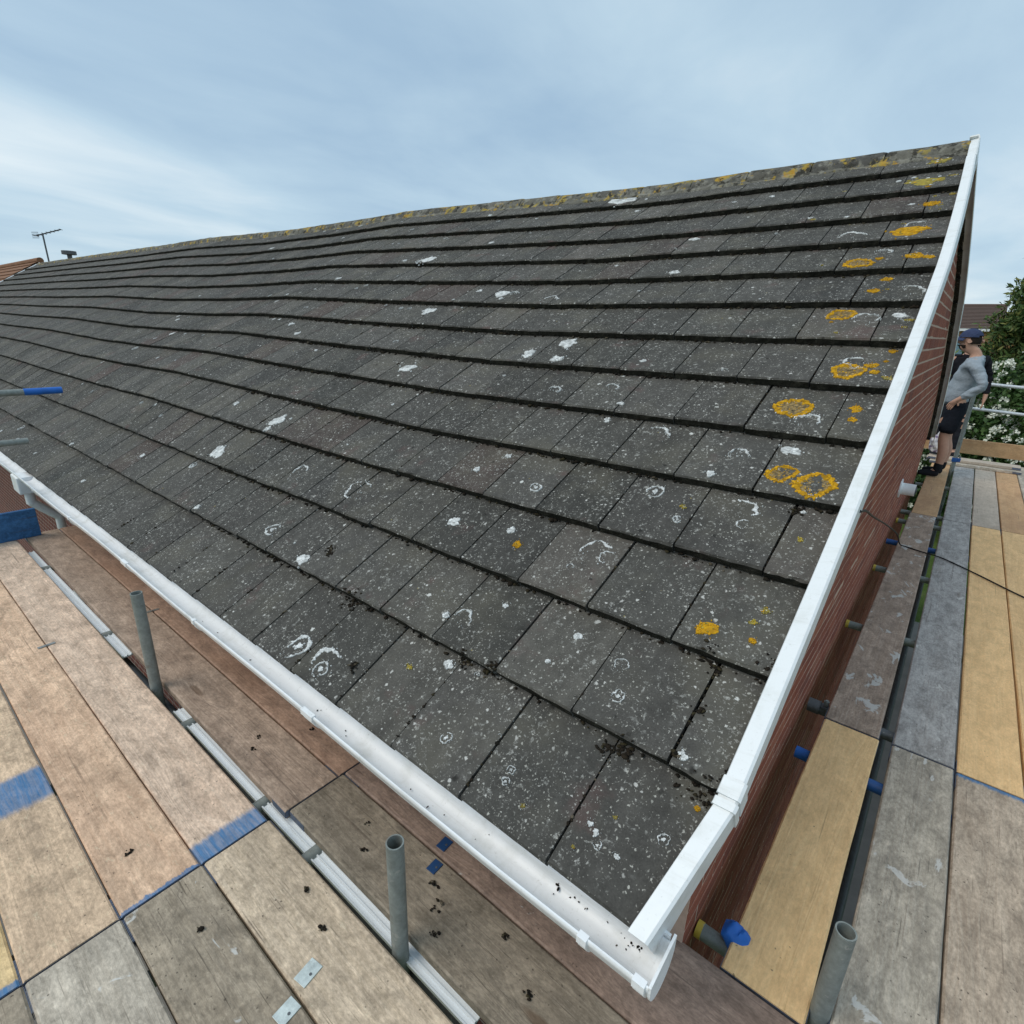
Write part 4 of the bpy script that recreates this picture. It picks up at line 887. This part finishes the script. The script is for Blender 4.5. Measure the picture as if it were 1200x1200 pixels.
    hx = hc-.004
    if cap:
        shell('cap', (hc-.006, 1.70), (.122, .098, .122), lambda x, y, z: z > .20-.1*x, MCAP)
        g = MB(); n_ = 10; rows = []
        for i in range(n_+1):
            a = -1.15+2.3*i/n_; d0 = (math.cos(a), math.sin(a))
            row = []
            for rr, zz in ((.095, 1.728), (.15, 1.716), (.190 if abs(a) < .9 else .16, 1.698), (.188 if abs(a) < .9 else .158, 1.693), (.15, 1.710), (.095, 1.722)):
                row.append(P(hx+d0[0]*rr, d0[1]*rr*.72, zz-abs(d0[1])*.018))
            rows.append(row)
        g.sweep(rows).build('cap_peak', MCAP, R0, smooth=True)
    return R0
person((.165, 8.02, ZB), pi, 'man in grey blue sweater, black shorts and navy cap, hand on hip',
       ((-.045, .185, 1.44), (-.20, .30, 1.17), (-.01, .235, 1.005), (.045, .205, .955), (.35, -.25, -.9)),
       ((-.045, .185, 1.44), (.02, .26, 1.16), (.20, .22, 1.02), (.26, .20, .99), (.6, -.2, -.7)), MSWEAT, MSHORT, True, True, -.035, .085)
person((.14, 9.62, ZB), -pi/2+.25, 'person in black clothing standing behind the man in grey',
       ((-.03, .20, 1.44), (-.03, .29, 1.17), (.05, .30, .93), (.06, .29, .85), (.15, 0, -1)),
       ((-.03, .20, 1.44), (-.03, .29, 1.17), (.05, .30, .93), (.06, .29, .85), (.15, 0, -1)), MBLK, MTROU, False, False, 0, .05)
# crumpled sack behind the man's leg
g = MB(); rs = random.Random(9); bm = bmesh.new(); bmesh.ops.create_icosphere(bm, subdivisions=3, radius=.12)
for v in bm.verts:
    k = 1+.35*mnoise.noise(v.co*14)+.2*mnoise.noise(v.co*31); v.co = Vector((v.co.x*k*.8, v.co.y*k, max(-.085, v.co.z*k)*1.35))
me = bpy.data.meshes.new('sack'); zmin = min(v.co.z for v in bm.verts); bm.to_mesh(me); bm.free()
msk = NM('printed_sack', .6, .3); msk.color(msk.ramp(msk.noise(msk.pos(), 16, 3), [(.4, (.16, .12, .22)), (.5, (.5, .48, .5)), (.65, (.66, .65, .66))])); me.materials.append(msk.m)
o = bpy.data.objects.new('sack', me); col.objects.link(o); o.location = (.07, 9.62-.42, ZB+3*TH+.012-zmin); tag(o, 'crumpled white and purple sack on the stacked boards behind the man', 'sack')

# ------------------------------------------------------------------ vegetation
def leaves(centres, size, n_each, spread, seed, elong=1.8, droop=.2):
    r = np.random.default_rng(seed); C = np.repeat(np.asarray(centres, float), n_each, 0); n = len(C)
    dirs = r.normal(size=(n, 3)); dirs /= np.linalg.norm(dirs, axis=1)[:, None]
    p = C+dirs*(spread*r.uniform(.25, 1., (n, 1))**.5)
    a = dirs*.6+r.normal(size=(n, 3))*.7; a[:, 2] -= droop; a /= np.linalg.norm(a, axis=1)[:, None]
    b = np.cross(a, r.normal(size=(n, 3))); b /= np.linalg.norm(b, axis=1)[:, None]; nn = np.cross(a, b)
    s = size*r.uniform(.6, 1.3, (n, 1))
    V = np.stack([p, p+a*s*elong*.5+b*s*.5+nn*s*.12, p+a*s*elong, p+a*s*elong*.5-b*s*.5+nn*s*.12], 1).reshape(-1, 3)
    F = np.arange(4*n).reshape(n, 4); return V, F
def lumps(c, ra, n, seed, inner=.35):
    r = np.random.default_rng(seed); q = r.normal(size=(n, 3)); q /= np.linalg.norm(q, axis=1)[:, None]
    return np.asarray(c)+q*np.asarray(ra)*(r.uniform(inner, 1., (n, 1))**.6)
MBARK = simple('bark', (.09, .065, .045), .95, .4, 20, bump=.6)
def limb(g, p0, p1, r0, r1, seed):
    rr = random.Random(seed); p0 = Vector(p0); p1 = Vector(p1); n = 5; prev = p0; pr = r0
    for i in range(1, n+1):
        t = i/n; q = p0.lerp(p1, t)+Vector((rr.uniform(-1, 1), rr.uniform(-1, 1), 0))*(p1-p0).length*.04*(i < n); r = r0+(r1-r0)*t
        g.cyl(prev, q, pr, 8, r, cap=False); prev = q; pr = r
def bush(loc, dims, label, mt, nl, size, seed, flowers=0, cat='shrub', name='shrub', group=None):
    R0 = root(name, loc, label, cat, group); x, y, z = loc; h = dims[2]
    g = MB()
    for i in range(6): limb(g, (x+random.uniform(-.2, .2), y+random.uniform(-.2, .2), z), (x+random.uniform(-.6, .6)*dims[0], y+random.uniform(-.6, .6)*dims[1], z+h*random.uniform(.5, .85)), .05, .012, seed+i)
    g.build('stem', MBARK, R0, smooth=True)
    cs = lumps((x, y, z+h*.5), (dims[0], dims[1], h*.5), nl, seed, .45); cs[:, 2] = np.maximum(cs[:, 2], z+.15)
    V, F = leaves(cs, size, 60, .24, seed); V[:, 2] = np.maximum(V[:, 2], z+.01); fromnp('foliage', V, F, mt, R0)
    if flowers:
        r = np.random.default_rng(seed+5); q = r.normal(size=(flowers, 3)); q[:, 2] = np.abs(q[:, 2])*.9; q[:, 1] = -np.abs(q[:, 1]); q /= np.linalg.norm(q, axis=1)[:, None]
        fc = np.array((x, y, z+h*.5))+q*np.array((dims[0], dims[1], h*.5))*r.uniform(1.0, 1.14, (flowers, 1)); fc[:, 2] -= r.uniform(0, .9, flowers)*h*.45*(r.uniform(size=flowers) < .7)
        V, F = leaves(fc, .045, 22, .05, seed+9, 1.0, -.5); o = fromnp('flower_heads', V, F, MFLOW, R0); o['kind'] = 'stuff'
    return R0
MFLOW = leaf_mat('white_blossom', [(.60, .62, .50), (.80, .81, .74)])
ML1 = leaf_mat('shrub_leaf', [(.030, .070, .018), (.055, .115, .028), (.040, .085, .02), (.085, .14, .04)])
ML2 = leaf_mat('conifer_spray', [(.03, .065, .02), (.055, .105, .028), (.10, .15, .04), (.19, .19, .05)])
ML3 = leaf_mat('dark_leaf', [(.020, .045, .014), (.035, .07, .02), (.05, .09, .025)])
bush((1.35, 13.2, GZ), (1.55, 1.1, 3.75), 'large green shrub covered in white flower clusters behind the guardrails', ML1, 420, .055, 3, 330)
bush((3.9, 13.6, GZ), (1.4, 1.1, 3.4), 'white flowering shrub farther along, beside the large flowering shrub', ML1, 260, .055, 8, 170)
bush((-.55, 15.2, GZ), (1.2, 1.0, 3.35), 'dense dark green shrub without flowers beyond the platform end', ML3, 260, .05, 21)
def conifer(loc, h, rad_, label, seed, mt, nb=150, name='conifer_tree', group=None):
    R0 = root(name, loc, label, 'tree', group); x, y, z = loc; g = MB(); limb(g, (x, y, z), (x, y, z+h*.97), .14*h/5, .015, seed)
    r = random.Random(seed); cs = []
    for i in range(nb):
        t = (i+r.random())/nb; zz = z+h*(.06+.92*t); ln = rad_*(1-t)**.75*r.uniform(.7, 1.12)+.08; a = r.uniform(0, 2*pi)
        e = Vector((x+math.cos(a)*ln, y+math.sin(a)*ln, zz+ln*r.uniform(-.10, .28))); b = Vector((x, y, zz))
        if i % 3 == 0: limb(g, b, e, .025*(1-t)+.008, .005, i)
        for k in range(7): cs.append(b.lerp(e, .25+.75*(k+r.random())/7.)+Vector((r.uniform(-.1, .1), r.uniform(-.1, .1), r.uniform(-.1, .06))))
    g.build('trunk', MBARK, R0, smooth=True); V, F = leaves([tuple(c) for c in cs], .05, 34, .17, seed, 3.2, .1); fromnp('crown', V, F, mt, R0); return R0
conifer((1.40, 17.4, GZ), 7.2, 2.1, 'tall dense green conifer behind the flowering shrub', 31, ML2, 300)
conifer((4.6, 18.5, GZ), 5.6, 1.5, 'second green conifer beyond the first, farther from the house', 37, ML2, 130)
def broadleaf(loc, h, r_, label, seed, mt, group):
    R0 = root('broadleaf_tree', loc, label, 'tree', group); x, y, z = loc; g = MB(); limb(g, (x, y, z), (x, y, z+h*.6), .16, .07, seed)
    for i in range(7):
        a = i*.9; limb(g, (x, y, z+h*(.35+.03*i)), (x+math.cos(a)*r_*.7, y+math.sin(a)*r_*.7, z+h*random.uniform(.6, .9)), .05, .012, seed+i)
    g.build('trunk', MBARK, R0, smooth=True)
    V, F = leaves(lumps((x, y, z+h*.65), (r_, r_, h*.36), 170, seed, .4), .10, 60, .5, seed); fromnp('crown', V, F, mt, R0)
for i, (x_, y_, h_, r_) in enumerate(((7.5, 31, 5.0, 2.2), (12, 26, 5.5, 2.4), (9.5, 48, 6, 2.8))):
    broadleaf((x_, y_, GZ), h_, r_, ['rounded broadleaf tree in the gardens beyond the conifers', 'larger broadleaf tree standing apart towards the open side', 'distant broadleaf tree beside the far brown roofed houses'][i], 60+i*7, ML3, 'garden trees')

# ------------------------------------------------------------------ neighbouring houses
MROOFB = simple('brown_roof_tiles', (.11, .075, .062), .9, .3, 5, bump=.3); MWALLO = simple('orange_brick_far', (.40, .22, .10), .9, .25, 4)
MGLASS = NM('window_glass', .12, .6); MGLASS.color((.16, .26, .32)); MGLASS = MGLASS.m
MROOFR = simple('orange_brown_tiles', (.22, .11, .06), .9, .45, 3, bump=.4); MWHITE = simple('white_paint', (.75, .76, .77), .5, .08)
def course_slope(p00, p10, p01, p11, n, rise):      # a roof slope in stepped courses between eave (p00-p10) and ridge (p01-p11)
    g = MB(); p00, p10, p01, p11 = map(Vector, (p00, p10, p01, p11)); nn = (p10-p00).cross(p01-p00).normalized()
    if nn.z < 0: nn = -nn
    rows = []
    for k in range(n):
        for t, o_ in ((k/n, rise), ((k+1)/n, 0.)): rows.append([p00.lerp(p01, t)+nn*o_, p10.lerp(p11, t)+nn*o_])
    return g.sweep(rows, closed=False, caps=False)
def house2(loc, x0, x1, y0, y1, ze, zr, label, wall, rf, wins, hip=0.):
    R0 = root('far_house', loc, label, 'house', 'neighbouring houses'); ym = (y0+y1)/2
    MB().box(x0+.25, x1-.25, y0+.3, y1-.3, GZ, ze).build('wall', wall, R0)
    r_ = course_slope((x0, y0, ze), (x1, y0, ze), (x0+hip, ym, zr), (x1-hip, ym, zr), 16, .03).build('roof', rf, R0, fixn=False)
    course_slope((x0, y1, ze), (x1, y1, ze), (x0+hip, ym, zr), (x1-hip, ym, zr), 16, .03).build('rear_slope', rf, r_, fixn=False)
    e_ = .0 if hip else .26
    for xa, xb in ((x0+e_, x0+hip+e_), (x1-e_, x1-hip-e_)):
        MB().add([(xa, y0+.05, ze+.02), (xa, y1-.05, ze+.02), (xb, ym, zr-.03)], [(0, 1, 2)]).build('hip_end' if hip else 'gable_end', rf if hip else wall, R0)
    MB().cyl((x0+hip, ym, zr), (x1-hip, ym, zr), .11, 10).build('ridge_line', rf, r_)
    MB().box(x0, x1, y0-.10, y0-.01, ze-.12, ze).build('gutter', MWHITE, R0)
    for (a, b, c, d_) in wins:
        w_ = MB().box(a-.06, b+.06, y0+.20, y0+.29, c-.06, d_+.06).build('window', MWHITE, R0); MB().box(a, b, y0+.17, y0+.198, c, d_).build('pane', MGLASS, w_)
    return R0
house2((-3, 42, GZ), -9., .85, 37, 45, 1.85, 3.12, 'far brown roofed house with orange brick wall beyond the man', MWALLO, MROOFB, [(-.95, -.45, .4, 1.4), (-3.5, -2.2, .4, 1.4), (-6, -4.8, .4, 1.4), (-.6, .1, -1.6, -.6)])
house2((5, 44, GZ), .35, 9.5, 38.5, 47, 1.88, 3.75, 'far brown roofed house partly hidden by the tall conifer', MWALLO, MROOFB, [(2, 3.2, .4, 1.4), (5, 6.2, .4, 1.4)], hip=1.6)
house2((-38, 5, GZ), -50., -27.2, .6, 9.4, .2, 3.02, 'neighbouring house with mossy orange brown roof beyond the far verge', MBT, MROOFR, [(-30, -29, -1.5, -.4)])
# television aerial and chimney on the neighbouring roof
A0 = root('tv_aerial', (-35, 7.0, 1.5), 'thin television aerial on a mast above the far end of the ridge', 'aerial')
MB().cyl((-35, 7.0, 1.5), (-35, 6.98, 4.70), .035, 8).build('mast', MDARKM, A0)
bm_ = MB().cyl((-35.2, 6.75, 4.60), (-34.6, 7.62, 4.94), .028, 6).build('boom', MDARKM, A0)
for k in range(7):
    t = k/6; p = Vector((-35.2, 6.75, 4.60)).lerp(Vector((-34.6, 7.62, 4.94)), t); q = Vector((.8, -.55, 0))*(.30-.02*k); MB().cyl(p-q, p+q, .014, 5).build('element', MDARKM, A0)
g = MB()
for k in range(4): g.cyl((-35.25, 6.62+.0*k, 4.50+.08*k), (-35.15, 6.86, 4.52+.08*k), .012, 5)
g.build('reflector', MDARKM, A0)
C0 = root('chimney_cowl', (-35, 7.85, 1.3), 'dark flat topped chimney cowl showing above the far ridge', 'chimney')
MB().box(-35.2, -34.8, 7.65, 8.05, 1.2, 3.2).build('stack', MBT, C0); MB().cyl((-35, 7.85, 3.2), (-35, 7.85, 3.92), .10, 12).build('pot', MDARKM, C0); MB().cyl((-35, 7.85, 3.90), (-35, 7.85, 4.06), .30, 14).build('cap', MDARKM, C0)
